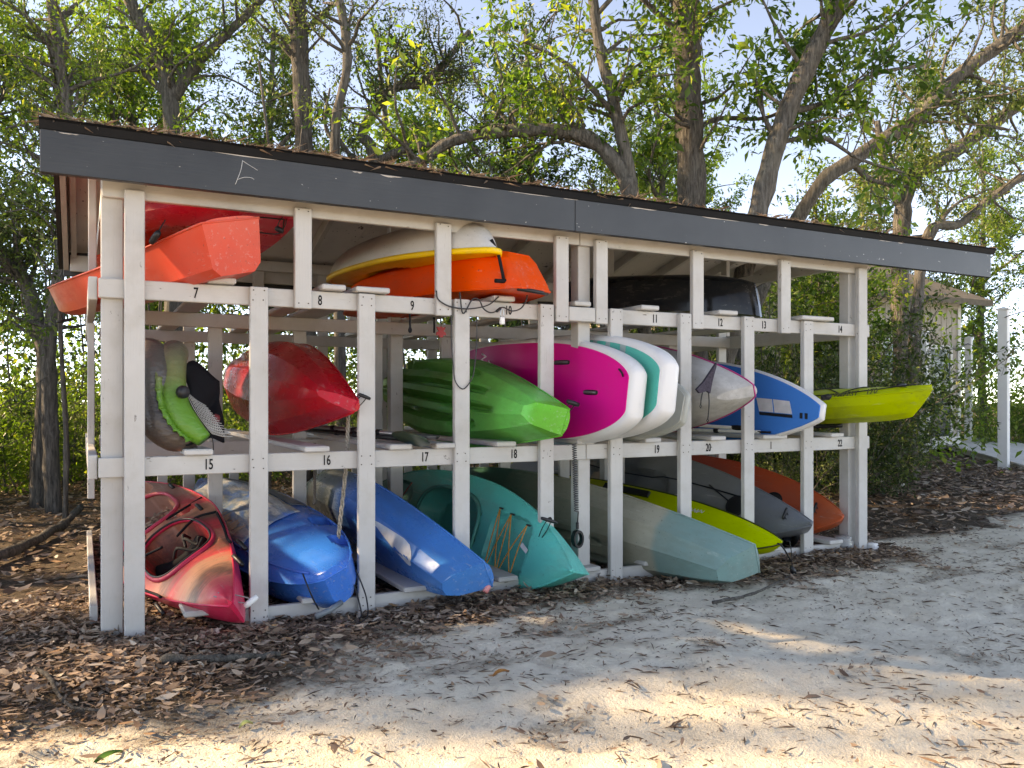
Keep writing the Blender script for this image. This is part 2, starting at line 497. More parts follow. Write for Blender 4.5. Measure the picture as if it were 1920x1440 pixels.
# ------------------------------------------------------------------ boats
class Boat:
    """hull and deck of a moulded kayak; local x runs to the bow, z is up, the keel lies on z = 0"""
    def __init__(s, L=3.0, B=.7, gun=.24, crown=.07, rb=.06, rs=.05, shb=.05, shs=.03, pb=2.4, qb=.8, ps=2.4, qs=.8,
                 wb=.03, ws=.06, rkb=.12, rks=.10, nh=2.4, nd=2.2, rec=(), grooves=(), N=84, M=34, bulge=0.0, poly=None):
        s.__dict__.update(locals()); del s.__dict__['s']
        if poly: s.M = 2 * (len(poly) - 1) * 5 + 1
    def half(s, t):
        if t >= 0: return s.B / 2 * (s.wb + (1 - s.wb) * max(0, 1 - t ** s.pb) ** s.qb)
        return s.B / 2 * (s.ws + (1 - s.ws) * max(0, 1 - (-t) ** s.ps) ** s.qs)
    def keel(s, t): return (s.rb if t > 0 else s.rs) * abs(t) ** 3.2
    def gunw(s, t): return s.gun + (s.shb if t > 0 else s.shs) * abs(t) ** 2.4
    def crn(s, t): return s.crown * (1 - .55 * t * t)
    def xx(s, t, zr):
        rk = s.rkb if t > 0 else s.rks
        return s.L / 2 * t - math.copysign(1, t) * rk * abs(t) ** 7 * (1 - zr) ** 1.2
    def deckpt(s, t, v, lift=0.0):
        g, c, k = s.gunw(t), s.crn(t), s.keel(t)
        y = s.half(t) * v
        z = g + c * (1 - abs(v) ** s.nd)
        x = s.xx(t, 1.0)
        for (x0, hx, hy, dep, n, y0) in s.rec:
            d = (abs(x - x0) / hx) ** n + (abs(y - y0) / hy) ** n
            w = min(1, max(0, (1.04 - d) * 3.2)); w = w * w * (3 - 2 * w)
            if dep > 0: z = z - w * min(dep, z - k - .035)
            else: z = z - w * dep
        return Vector((x, y, z + lift))
    def hullpt(s, t, th):
        g, k, b = s.gunw(t), s.keel(t), s.half(t)
        e = 2 / s.nh
        sn, cs = math.sin(th), math.cos(th)
        y = b * math.copysign(abs(sn) ** e, sn)
        z = g - (g - k) * abs(cs) ** e
        if s.poly:      # hard-chined section: straight panels from keel to gunwale
            n_ = len(s.poly) - 1; u = min(abs(th) / (math.pi / 2), 1) * n_; i = min(int(u + 1e-9), n_ - 1); w = u - i
            fy = s.poly[i][0] + (s.poly[i + 1][0] - s.poly[i][0]) * w; fz = s.poly[i][1] + (s.poly[i + 1][1] - s.poly[i][1]) * w
            y = math.copysign(b * fy, sn); z = k + (g - k) * fz
        zr = (z - k) / max(1e-4, g - k)
        p = Vector((s.xx(t, zr), y, z))
        for (gy, t0, t1, w, dep) in s.grooves:
            if t0 < t < t1:
                e0 = min(1, (t - t0) / .12, (t1 - t) / .12)
                q = math.exp(-((y / s.B - gy) / w) ** 4)
                p.z += dep * q * e0 * abs(cs) ** .5
                p.y -= math.copysign(dep * .4 * q * e0 * abs(sn), y)
        return p
    def meshes(s):
        ts = [math.sin(math.pi / 2 * u) * .55 + u * .45 for u in np.linspace(-1, 1, s.N)]
        hv, hf, dv, df = [], [], [], []
        ths = np.linspace(-math.pi / 2, math.pi / 2, s.M)
        vs = np.sin(np.linspace(-math.pi / 2, math.pi / 2, s.M + 14))
        for t in ts:
            hv += [s.hullpt(t, th) for th in ths]
            dv += [s.deckpt(t, v) for v in vs]
        def grid(m, n, flip):
            f = []
            for i in range(n - 1):
                for j in range(m - 1):
                    q = (i * m + j, (i + 1) * m + j, (i + 1) * m + j + 1, i * m + j + 1)
                    f.append(q[::-1] if flip else q)
            return f
        hf = grid(s.M, s.N, True); df = grid(len(vs), s.N, False)
        # end caps: close hull ring with deck ends
        hf.append(tuple(range(s.M))); hf.append(tuple((s.N - 1) * s.M + j for j in range(s.M))[::-1])
        m2 = len(vs)
        df.append(tuple(range(m2))[::-1]); df.append(tuple((s.N - 1) * m2 + j for j in range(m2)))
        return mesh('hull', hv, hf, True, 17 if s.poly else 38), mesh('deck', dv, df, True, 42)
    def seam(s, r=.006, n=60):
        pts = [Vector((s.xx(t, 1), s.half(t) + .002, s.gunw(t))) for t in np.linspace(-1, 1, n)]
        pts += [Vector((s.xx(t, 1), -s.half(t) - .002, s.gunw(t))) for t in np.linspace(1, -1, n)]
        return tube(pts, r, 5, closed=True)
    def rim(s, i, r=.014, lift=.006, n=48, grow=1.0, k=1.0):
        x0, hx, hy, dep, nn, y0 = s.rec[i]
        pts = []
        for a in np.linspace(0, 2 * math.pi, n, endpoint=False):
            cx, sy = math.cos(a), math.sin(a)
            e = 2 / nn
            x = x0 + hx * grow * math.copysign(abs(cx) ** e, cx); y = y0 + hy * grow * math.copysign(abs(sy) ** e, sy)
            t = x / (s.L / 2); v = max(-1, min(1, y / max(.01, s.half(t))))
            g, c = s.gunw(t), s.crn(t)
            pts.append(Vector((x, y, g + c * (1 - abs(v) ** s.nd) + lift)))
        return tube(pts, r, 6, closed=True)

def place(root, bow, stern, roll, zc):
    bow, stern = Vector(bow), Vector(stern)
    x = (bow - stern).normalized()
    y = Vector((0, 0, 1)).cross(x).normalized()
    z = x.cross(y)
    M = Matrix((x, y, z)).transposed().to_4x4() @ Matrix.Rotation(R(roll), 4, 'X')
    mid = (bow + stern) / 2
    loc = mid - (M.to_3x3() @ Vector((0, 0, zc)))
    root.matrix_world = Matrix.Translation(loc) @ M

def part(name, vf, mat, parent, sharp=None):
    return link(name, mesh(name, vf[0], vf[1], True, sharp), parent, mat)

def toggle(parent, p, drop, mat=BLACK, cordmat=BLACK, w=.09, r=.011, seg=8, side=None):
    """carry handle: a cord loop and a grip; p anchor, drop the offset to the grip (both local)"""
    p = Vector(p); q = p + Vector(drop)
    side = Vector(side) if side else Vector((0, 1, 0)) if abs(Vector(drop).normalized().y) < .8 else Vector((0, 0, 1))
    h = link('handle', mesh('handle', *tube([q - side * w / 2, q - side * w * .2, q + side * w * .2, q + side * w / 2], [r * .8, r, r, r * .8], seg), True), parent, mat)
    cord('handle_cord', [p + side * .012, (p + q) / 2 + side * .02, q + side * .012, q - side * .012, (p + q) / 2 - side * .02, p - side * .012], .003, cordmat, h, n=16, seg=5)
    return h

def scribble(parent, M, n, h, mat, seed, r=.003, name='printed_script'):
    """worn script that cannot be read any more: one run of looping strokes"""
    q = random.Random(seed); P = []; x = 0
    for i in range(n):
        for (dx, dy) in ((.05, 0), (.3, q.uniform(.55, 1.0)), (.5, q.uniform(.1, .4)), (.62, q.uniform(.5, .9)), (.85, 0)):
            P.append((x + dx * h * .7, (dy - .45) * h, 0))
        x += h * q.uniform(.5, .75)
    v, f = tube([(a - x / 2, b_, c) for a, b_, c in curve_pts(P, len(P) * 3)], r, 4)
    o = link(name, mesh(name, v, f), parent, mat); o.matrix_local = M; o.scale.z = .3
    return o

def hatch(parent, bt, x, y, r, mat=None):
    z = bt.deckpt(x / (bt.L / 2), y / max(.05, bt.half(x / (bt.L / 2)))).z
    o = link('hatch', mesh('hatch', *tube([(x, y, z - .01), (x, y, z + .012), (x, y, z + .016)], [r, r, r * .86], 22), True, 30), parent, mat or BLACK)
    link('hatch_ring', mesh('hatch_ring', *tube([(x + r * 1.08 * math.cos(a), y + r * 1.08 * math.sin(a), z + .004) for a in np.linspace(0, 2 * math.pi, 24, endpoint=False)], .008, 6, closed=True), True), o, mat or BLACK)

def boat(name, label, B_, hull_m, deck_m, bow, stern, roll, zc=None, seam_m=None, group='kayaks stored in the rack bays', cat='kayak'):
    root = empty(name)
    tag(root, label, cat, group)
    hm, dm = B_.meshes()
    h = link('hull', hm, root, hull_m); d = link('deck', dm, root, deck_m)
    if seam_m: part('seam', B_.seam(), seam_m, root)
    place(root, bow, stern, roll, B_.gun + (B_.shb + B_.shs) / 2)

    return root, h, d

C = lambda r, g, b: tuple(((x / 255 + .055) / 1.055) ** 2.4 if x > 10 else x / 255 / 12.92 for x in (r, g, b))

# ---- upper tier -------------------------------------------------------------
# salmon kayak with a blunt bow, lying across bay 7 and out of the left end
b = Boat(poly=((0, 0), (.60, 0), (.86, .16), (1, 1)), L=2.75, B=.58, gun=.21, crown=.04, rb=.02, rs=.13, shb=.065, shs=.05, pb=3.0, qb=.9, ps=1.9, qs=.9, wb=.52, ws=.05, rkb=.05, rks=.22, nh=3.6, nd=3.2,
         rec=((.45, .42, .19, .16, 3, 0),))
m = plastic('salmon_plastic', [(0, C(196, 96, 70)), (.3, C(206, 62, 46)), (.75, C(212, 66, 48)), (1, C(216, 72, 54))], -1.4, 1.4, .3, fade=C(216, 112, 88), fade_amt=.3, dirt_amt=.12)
k, h, d = boat('kayak', 'salmon red kayak with blunt bow above number 7, its tail poking out left', b, m, m, (.45, -.17, 2.02), (-.36, 2.40, 1.98), 14, .14, m)
toggle(k, (1.10, -.20, .335), (.02, -.075, -.075), w=.10, r=.017, side=(.8, .1, .35))
toggle(k, (-1.30, 0, .18), (-.02, 0, -.17), w=.11, r=.012)
# magenta kayak bottom up on top of it
b = Boat(L=2.7, B=.72, gun=.23, crown=.03, rb=.14, rs=.12, shb=.05, shs=.03, pb=1.6, qb=1.0, ps=2.0, qs=.9, wb=.02, ws=.06, rkb=.14, rks=.12, nh=2.3, nd=2.4, rec=((-.1, .42, .2, .1, 3, 0),))
m = plastic('magenta_plastic', [(0, C(214, 62, 40)), (.45, C(212, 66, 46)), (.62, C(214, 44, 66)), (1, C(204, 26, 66))], -1.35, 1.35, .22, fade=C(220, 110, 120), fade_amt=.3, dirt_amt=.10)
k, h, d = boat('kayak', 'dark pink glossy kayak bottom up under the roof, on the salmon one', b, m, m, (.88, .06, 2.185), (-.05, 2.60, 2.12), 162, .12)
toggle(k, (1.16, 0, .29), (-.02, 0, .07), w=.045, r=.016)
for s_ in (-1, 1):
    cord('deck_line', [(1.16, .0, .30), (.95, .10 * s_, .30), (.75, .0, .30), (.6, .14 * s_, .28)], .004, BLACK, k, n=14)
# white over yellow child kayak upside down, orange one under it
b = Boat(L=1.95, B=.64, gun=.26, crown=.02, rb=.12, rs=.10, shb=.0, shs=-.02, pb=2.1, qb=.85, ps=2.3, qs=.7, wb=.05, ws=.25, rkb=.12, rks=.08, nh=2.1, nd=2.6, rec=((-.1, .3, .18, .07, 3, 0),))
mh = plastic('chalk_white_plastic', [(0, C(176, 172, 168)), (1, C(206, 202, 196))], -1, 1, .42, dirt_amt=.22)
my = plastic('yellow_plastic', [(0, C(214, 160, 40)), (1, C(240, 190, 40))], -1, 1, .38, dirt_amt=.18)
k, h, d = boat('kayak', 'white and yellow kayak upside down on the orange one above number 9', b, mh, my, (1.91, -.13, 2.02), (1.58, 1.75, 2.03), 178, .10)
part('side_band', b.seam(.022), my, k)
cord('strap', [(.93, .0, .19), (.955, -.03, .26), (.965, -.05, .34), (.97, -.07, .42)], .011, BLACKCLOTH, k, n=12)
cord('strap_bar', [(.97, -.12, .41), (.97, -.07, .425), (.97, -.01, .43)], .013, BLACKCLOTH, k, n=6)
b = Boat(poly=((0, 0), (.58, 0), (.86, .20), (1, 1)), L=2.05, B=.66, gun=.25, crown=.01, rb=.02, rs=.07, shb=.0, shs=.0, pb=2.6, qb=1.0, ps=2.6, qs=.75, wb=.34, ws=.3, rkb=.16, rks=.08, nh=3.4, nd=2.6, rec=((-.1, .36, .18, .1, 3, 0),))
m = plastic('orange_plastic', [(0, C(232, 76, 14)), (.6, C(240, 74, 12)), (1, C(246, 84, 22))], -1, 1, .36, fade=C(236, 60, 10), fade_amt=.4, dirt_amt=.14)
k, h, d = boat('kayak', 'bright orange kayak upside down above numbers 9 and 10 with a black strap', b, m, m, (2.15, -.20, 1.795), (1.70, 1.80, 1.80), 178, .11, m)
cord('drip_line', [(.62, -.30, .25), (.63, -.30, .15), (.62, -.27, .05), (.6, -.2, -.005)], .004, WIRE, k, n=12)
link('bow_handle', mesh('bow_handle', *tube([(.99, -.12, .255), (1.03, -.04, .262), (1.035, .04, .262), (1.0, .12, .255)], .012, 8), True), k, BLACK)
scribble(k, Matrix.Translation((.12, -.322, .228)) @ Matrix.Rotation(R(90), 4, 'X') @ Matrix.Rotation(R(180), 4, 'Z'), 9, .035, simple('dark_print', (.05, .02, .02), .6), 3, .002)
# black canoe
b = Boat(L=1.75, B=.56, gun=.30, crown=.01, rb=.07, rs=.05, shb=.02, shs=.02, pb=2.7, qb=.6, ps=2.7, qs=.6, wb=.10, ws=.08, rkb=.06, rks=.06, nh=2.9, nd=4)
m = plastic('black_gloss_plastic', [(0, (.006, .008, .016)), (.5, (.010, .011, .013)), (1, (.012, .012, .012))], -1, 1, .10, dirt=(.10, .08, .06), dirt_amt=.22)
k, h, d = boat('canoe', 'glossy black canoe lying behind the studs above numbers 11 and 12', b, m, m, (4.30, .22, 1.78), (3.42, 1.72, 1.88), 180, .15, None, None, 'canoe')
cord('bow_band', [(.79, -.06, .07), (.835, -.035, .16), (.845, -.03, .25), (.83, -.03, .30)], .008, GREYCORD, k, n=10)

# ---- middle tier ------------------------------------------------------------
# deep red kayak, on edge with its keel to the left
b = Boat(poly=((0, 0), (.52, .10), (.90, .46), (1, 1)), L=2.9, B=.66, gun=.24, crown=.05, rb=.08, rs=.05, shb=.03, shs=.03, pb=1.55, qb=1.0, ps=2.4, qs=.6, wb=.10, ws=.25, rkb=.14, rks=.08, nh=1.75, nd=2.2, rec=((-.1, .45, .2, .15, 3, 0),),
         grooves=((-.19, -.9, .1, .035, .03), (-.10, -.9, .1, .03, .025)))
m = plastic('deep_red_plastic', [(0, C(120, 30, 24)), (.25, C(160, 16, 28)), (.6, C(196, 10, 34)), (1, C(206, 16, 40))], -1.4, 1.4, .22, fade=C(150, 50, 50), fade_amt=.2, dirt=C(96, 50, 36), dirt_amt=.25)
k, h, d = boat('kayak', 'deep red kayak on its side in the bay above number 16', b, m, m, (1.12, -.06, 1.12), (1.06, 2.83, 1.33), -112, .15, m)
toggle(k, (1.40, .02, .27), (.03, -.09, .03), w=.07, r=.010)
# green kayak
b = Boat(poly=((0, 0), (.34, 0), (.44, .07), (.82, .24), (.97, .72), (1, 1)), L=3.0, B=.64, gun=.25, crown=.05, rb=.06, rs=.06, shb=.03, shs=.03, pb=1.5, qb=1.0, ps=2.5, qs=.62, wb=.24, ws=.30, rkb=.13, rks=.06, nh=2.5, nd=2.4,
         grooves=((-.30, -.95, .45, .035, .075), (-.12, -.95, .62, .032, .075), (.06, -.95, .72, .032, .075), (.23, -.95, .55, .035, .075)))
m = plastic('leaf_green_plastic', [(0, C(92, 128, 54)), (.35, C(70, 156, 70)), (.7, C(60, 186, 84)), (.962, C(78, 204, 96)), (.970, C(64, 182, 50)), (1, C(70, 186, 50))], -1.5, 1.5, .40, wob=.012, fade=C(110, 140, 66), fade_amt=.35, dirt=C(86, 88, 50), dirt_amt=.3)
k, h, d = boat('kayak', 'green kayak with ribbed hull on its side above number 18', b, m, m, (2.25, -.36, 1.03), (2.36, 2.62, 1.24), -106, .16, m)
toggle(k, (1.44, -.05, .29), (.03, -.07, .02), w=.08, r=.014)
# pale kayak with a pink rim and mesh bag
b = Boat(L=2.9, B=.74, gun=.25, crown=.05, rb=.07, rs=.06, shb=.03, shs=.03, pb=2.0, qb=.85, ps=2.4, qs=.72, wb=.10, ws=.1, rkb=.13, rks=.1, nh=2.2, nd=2.4, rec=((-.1, .5, .2, .15, 3, 0),))
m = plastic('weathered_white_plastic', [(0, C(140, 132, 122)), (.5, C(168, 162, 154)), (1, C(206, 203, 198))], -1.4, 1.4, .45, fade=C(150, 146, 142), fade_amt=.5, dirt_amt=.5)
mp = simple('pink_trim', C(190, 50, 118), .4)
k, h, d = boat('kayak', 'weathered off-white kayak with pink rim and a dark mesh bag above number 20', b, m, m, (3.76, -.28, 1.22), (3.74, 2.62, 1.30), -76, .15, mp)
# yellow-green touring kayak whose bow sticks out at the right
b = Boat(poly=((0, 0), (.60, .22), (.95, .66), (1, 1)), L=3.8, B=.54, gun=.20, crown=.075, rb=.07, rs=.06, shb=.06, shs=.05, pb=2.0, qb=.85, ps=2.0, qs=.85, wb=.015, ws=.02, rkb=.16, rks=.14, nh=1.9, nd=1.7, rec=((-.35, .42, .2, .15, 3, 0),))
m = plastic('lime_plastic', [(0, C(176, 186, 40)), (.6, C(170, 184, 40)), (1, C(182, 196, 24))], -1.9, 1.9, .34, dirt=C(92, 96, 44), dirt_amt=.45)
k, h, d = boat('kayak', 'yellow-green touring kayak with printed bow sticking out beyond number 22', b, m, m, (4.96, -.70, 1.225), (4.88, 3.08, 1.20), 4, .255, m)
for pts in ([(1.78, .0), (1.55, -.52), (1.25, -.80)], [(1.25, -.80), (1.02, 0), (1.25, .8)], [(1.25, -.80), (1.38, .15), (1.1, .75)], [(1.25, -.80), (.95, -.85), (.6, -.82)], [(1.02, 0.0), (.8, -.8)], [(1.78, 0), (1.55, .52), (1.25, .8)]):
    P = []
    for (x, v_), (x2, v2) in zip(pts[:-1], pts[1:]):
        for u in np.linspace(0, 1, 7): P.append(b.deckpt((x + (x2 - x) * u) / 1.9, v_ + (v2 - v_) * u, .006))
    cord('deck_line', P, .0045, BLACK, k)
toggle(k, (1.74, 0, .275), (-.05, -.03, .02), w=.09, r=.012)
gp = simple('grey_print', C(84, 86, 40), .5)
for word, dx in (('TEMPEST', -.075), ('170', .145)):
    o = link('lettering', text_mesh(word, .056, 1.05, .0010, .0008, .25), k, gp)
    o.matrix_local = Matrix.Translation((1.36, -.122, .240)) @ Matrix.Rotation(R(-5), 4, 'Y') @ Matrix.Rotation(R(9), 4, 'Z') @ Matrix.Rotation(R(68), 4, 'X') @ Matrix.Translation((dx, 0, .016))
cord('under_strap', [(.85, -.1, -.005), (.95, 0, -.012), (1.1, .05, -.006)], .018, BLACK, k, n=8)

# inflatable kayak above number 15
inf = empty('inflatable_kayak', (.25, .3, .91))
tag(inf, 'grey and green inflatable kayak with black netting stood on end above number 15', 'inflatable kayak')
def grad(name, stops, z0, z1, rough=.4, bs=.4):
    t = NT(name)
    sep = t.n('SeparateXYZ', i_Vector=t.obj())
    p = t.n('MapRange', i_Value=sep.outputs['Z'], i_From_Min=z0, i_From_Max=z1).outputs[0]
    p = t.math('ADD', p, t.math('MULTIPLY', t.math('SUBTRACT', t.noise(6), .5), .1))
    t.bump(t.noise(16, t.mapping((1, 1, 3)), 4, .6), bs, .02)
    return t.base(t.ramp(p, stops), rough, .5)
GREYV = grad('grey_vinyl', [(0, C(84, 70, 62)), (.35, C(66, 62, 60)), (1, C(96, 93, 88))], .0, .56, .30)
GREENV = grad('green_vinyl', [(0, C(70, 104, 40)), (.10, C(78, 136, 40)), (.5, C(84, 134, 52)), (.66, C(112, 120, 74)), (1, C(116, 111, 98))], .0, .56, .36)
def sausage(name, pts, radii, mat, n=40, seg=18):
    P = curve_pts(pts, n)
    rr = np.interp(np.linspace(0, 1, n), np.linspace(0, 1, len(radii)), radii)
    v, f = tube(P, list(rr), seg)
    return link(name, mesh(name, v, f, True), inf, mat)
o_ = Vector((.25, .3, .91))
W = lambda x, y, z: (x - o_.x, y - o_.y, z - o_.z)
g = sausage('outer_tube', [W(.175, 2.0, 1.30), W(.15, 1.0, 1.36), W(.135, .45, 1.40), W(.135, .24, 1.30), W(.145, .2, 1.16), W(.18, .16, 1.04), W(.25, .12, .97), W(.34, .1, .945)], [.10, .10, .09, .095, .10, .105, .085, .03], GREYV)
sausage('side_tube', [W(.36, 2.0, 1.34), W(.30, 1.0, 1.42), W(.265, .5, 1.41), W(.235, .3, 1.36), W(.225, .2, 1.25), W(.235, .13, 1.13), W(.29, .06, 1.03), W(.36, .02, .955)], [.08, .075, .075, .075, .07, .07, .062, .04], GREENV)
sausage('floor_tube', [W(.40, 1.8, 1.1), W(.36, .8, 1.13), W(.34, .4, 1.12), W(.36, .22, 1.05), W(.38, .12, .98)], [.09, .09, .08, .06, .04], GREYV)
# frilled welded seam along the green tube
P = curve_pts([W(.165, .46, 1.48), W(.155, .26, 1.40), W(.155, .13, 1.28), W(.165, .08, 1.14), W(.215, .03, 1.03), W(.29, .0, .955)], 70)
v, f = [], []
for i, p in enumerate(P):
    w_ = .012 * math.sin(i * 1.25) + .004 * math.sin(i * .7)
    v += [(p[0] - .014 + w_ * .4, p[1] - .012, p[2] + w_ * .6), (p[0] + .018 - w_ * .4, p[1] + .005, p[2] - w_ * .3), (p[0] + .018, p[1] + .012, p[2] + .003), (p[0] - .014, p[1] - .004, p[2] + .003)]
for i in range(len(P) - 1):
    for j in range(4): f.append((i * 4 + j, i * 4 + (j + 1) % 4, i * 4 + 4 + (j + 1) % 4, i * 4 + 4 + j))
link('welded_seam', mesh('welded_seam', v, f, True), inf, GREENV)
sausage('valve', [W(.262, .05, 1.195), W(.267, .03, 1.195), W(.272, .022, 1.195)], [.034, .032, .02], BLACK, 5, 14)
# black cockpit cloth and backrest
nv, nf = 16, 10
v = []
for i in range(nv):
    for j in range(nf):
        u, w_ = i / (nv - 1), j / (nf - 1)
        x = .275 + .20 * w_ + .035 * math.sin(u * 5) * (1 - w_)
        z = 1.31 - u * .37 - .05 * w_ * (1 - u) + .02 * math.sin(w_ * 6 + u * 4)
        y = .30 - .24 * u + .10 * w_ + .03 * math.sin(u * 9 + w_ * 5)
        if u < .3: z += .06 * math.sin(w_ * math.pi) * (1 - u / .3)
        v.append(W(x, y, z))
f = [(i * nf + j, i * nf + j + 1, (i + 1) * nf + j + 1, (i + 1) * nf + j) for i in range(nv - 1) for j in range(nf - 1)]
o = link('cockpit_cloth', mesh('cockpit_cloth', v, f, True), inf, BLACKCLOTH)
md = o.modifiers.new('solid', 'SOLIDIFY'); md.thickness = .012
# netting
net = []
NETM = simple('net_cord', (.42, .40, .37), .7)
for k_ in range(9):
    a = [(.285 + .012 * k_, .14 - .004 * k_, 1.20 - .01 * k_), (.33 + .012 * k_, .06, 1.09 - .006 * k_), (.40 + .008 * k_, .03, .985 - .002 * k_)]
    net.append(tube(curve_pts([W(*q) for q in a], 12), .0022, 4))
for k_ in range(13):
    u = k_ / 12
    x = .285 + .115 * u; z = 1.20 - .215 * u; y = .135 - .11 * u
    net.append(tube([W(x, y, z), W(x + .05, y - .008, z - .045 + .03 * u), W(x + .10, y, z - .075 + .06 * u)], .0022, 4))
part('netting', merge(net), NETM, inf)
cord('net_tail', [W(.40, .03, .97), W(.405, .025, .93), W(.405, .02, .90)], .003, BLACK, inf, n=6)
link('red_float', mesh('red_float', *tube([W(.412, .14, 1.065), W(.425, .13, 1.06), W(.435, .12, 1.055), W(.445, .11, 1.05)], [.008, .026, .026, .008], 12), True), inf, simple('dull_red', C(120, 42, 44), .5))

# ---- paddle boards ----------------------------------------------------------
class Sup:
    def __init__(s, L, Wd, th, wn, wf, pn, qn, pf, qf): s.__dict__.update(locals())
    def half(s, t):
        a = abs(t)
        if t >= 0: return s.Wd / 2 * (s.wn + (1 - s.wn) * max(0, 1 - a ** s.pn) ** s.qn)
        return s.Wd / 2 * (s.wf + (1 - s.wf) * max(0, 1 - a ** s.pf) ** s.qf)
    def outline(s, inset=0.0, n=60):
        sc = 1 - inset / (s.L / 2)
        up = [( s.L / 2 * t * sc, max(.002, s.half(t) - inset)) for t in [math.sin(math.pi / 2 * u) for u in np.linspace(-1, 1, n)]]
        return up + [(x, -y) for x, y in up[::-1]]
    def body(s):
        prof = [(0.030, -.5), (.010, -.44), (.0, -.30), (-.004, 0), (.0, .30), (.010, .44), (.030, .5)]
        v, f = [], []
        rings = [s.outline(a + .004) for a, _ in prof]
        n = len(rings[0])
        for (a, zz), ring in zip(prof, rings): v += [(x, y, zz * s.th) for x, y in ring]
        for i in range(len(prof) - 1):
            for j in range(n):
                f.append((i * n + j, (i + 1) * n + j, (i + 1) * n + (j + 1) % n, i * n + (j + 1) % n))
        f.append(tuple(range(n))); f.append(tuple((len(prof) - 1) * n + j for j in range(n))[::-1])
        return mesh('board_body', v, f, True, 50)
    def pad(s, inset, z0, z1, inset_y=None):
        ring = s.outline(inset)
        n = len(ring)
        v = [(x, y, z0) for x, y in ring] + [(x * .998, y * .995, z1) for x, y in ring]
        f = [tuple(range(n)), tuple(range(n, 2 * n))[::-1]] + [(j, (j + 1) % n, n + (j + 1) % n, n + j) for j in range(n)]
        return mesh('deck_pad', v, f)
def board_paint(name, stops, x0, x1, rough=.3, fade=None, famt=0, interp='LINEAR'):
    t = NT(name)
    sep = t.n('SeparateXYZ', i_Vector=t.obj())
    p = t.n('MapRange', i_Value=sep.outputs['X'], i_From_Min=x0, i_From_Max=x1).outputs[0]
    col = t.ramp(p, stops, interp)
    if fade: col = t.mix(t.math('MULTIPLY', t.ramp(t.noise(1.4, None, 4), [(.4, 0.0), (.65, 1.0)]), famt), col, fade)
    dm = t.ramp(t.noise(7, None, 6, .7), [(.58, 0.0), (.78, 1.0)])
    col = t.mix(t.math('MULTIPLY', dm, .22), col, (.2, .18, .15))
    t.bump(t.noise(90, None, 2), .05, .002)
    return t.base(col, rough, .25)
RAILW = board_paint('white_board_rail', [(0, C(200, 198, 196)), (1, C(224, 222, 220))], -1.5, 1.5, .35)
def sup(name, label, S, pad_m, near, far, roll, inset=.045, body_m=None, cat='paddle board'):
    root = empty(name); tag(root, label, cat, 'paddle boards stood on edge in the rack')
    link('board_body', S.body(), root, body_m or RAILW)
    link('deck_pad', S.pad(inset, S.th / 2 - .003, S.th / 2 + .003), root, pad_m)
    link('bottom_skin', S.pad(inset, -S.th / 2 + .003, -S.th / 2 - .002), root, body_m or RAILW)
    place(root, near, far, roll, 0)
    return root
PINK = board_paint('hot_pink_skin', [(0, C(206, 110, 146)), (.42, C(204, 50, 130)), (.60, C(232, 0, 130)), (1, C(252, 0, 142))], -1.5, 1.5, .3, C(226, 50, 140), .25)
S = Sup(3.1, .74, .12, .34, .15, 2.9, .62, 2.2, .7)
k = sup('paddle_board', 'hot pink paddle board with white sides stood on edge right of the green kayak', S, PINK, (2.66, -.50, 1.185), (2.60, 2.58, 1.275), 84, .034)
zt = S.th / 2 + .003
def grip(parent, x, y, w=.16, h=.034):
    n = 24
    ring = lambda a, b, z: [(x + a * math.copysign(abs(math.cos(q)) ** .5, math.cos(q)), y + b * math.copysign(abs(math.sin(q)) ** .5, math.sin(q)), z) for q in np.linspace(0, 2 * math.pi, n, endpoint=False)]
    v = ring(w / 2, h / 2, zt - .001) + ring(w / 2 * .95, h / 2 * .8, zt + .004)
    f = [tuple(range(n, 2 * n))] + [(j, (j + 1) % n, n + (j + 1) % n, n + j) for j in range(n)]
    o = link('grip_plate', mesh('grip_plate', v, f), parent, BLACK)
    link('grip_bar', mesh('grip_bar', *tube([(x - w * .40, y, zt + .004), (x - w * .25, y, zt + .014), (x + w * .25, y, zt + .014), (x + w * .40, y, zt + .004)], .008, 7), True), o, simple('grip_grey', (.10, .10, .10), .4))
grip(k, 1.14, .0, .16); grip(k, .77, .19, .20)
LOGO = simple('pale_print', C(240, 220, 232), .5)
def stroke(parent, pts, r=.011):
    return tube([(a * .9 - .45, .15 - b_ * .75, zt + .0015) for a, b_ in pts], r, 5)
v, f = merge([stroke(k, [(.05, -.16), (.13, -.13), (.05, -.10), (.13, -.07), (.05, -.04)]), stroke(k, [(.07, -.02), (.13, .0), (.12, .06), (.05, .09)]), stroke(k, [(.05, .0), (.03, .06), (.05, .12)], .004), stroke(k, [(.18, -.09), (.21, -.06), (.22, -.01), (.21, .05), (.18, .10)], .005)])
link('printed_mark', mesh('printed_mark', v, f, True), k, LOGO)
link('leash_ring', mesh('leash_ring', *tube([(1.46, .10, zt), (1.47, .12, zt + .02), (1.44, .14, zt + .02), (1.43, .13, zt)], .006, 6), True), k, BLACK)
TEAL = board_paint('teal_striped_skin', [(0, C(150, 160, 158)), (.55, C(150, 162, 160)), (.70, C(36, 178, 160)), (.725, C(150, 172, 168)), (.74, C(36, 178, 160)), (.765, C(150, 172, 168)), (.78, C(36, 178, 160)), (.81, C(150, 172, 168)), (.825, C(32, 178, 162)), (.862, C(150, 172, 168)), (.88, C(26, 178, 162)), (1, C(24, 178, 164))], -1.55, 1.55, .3, interp='CONSTANT')
S = Sup(3.15, .74, .125, .36, .15, 3.0, .6, 2.2, .7)
k = sup('paddle_board', 'white paddle board with teal striped face behind the pink one', S, TEAL, (2.83, -.57, 1.225), (2.76, 2.55, 1.275), 84, .04)
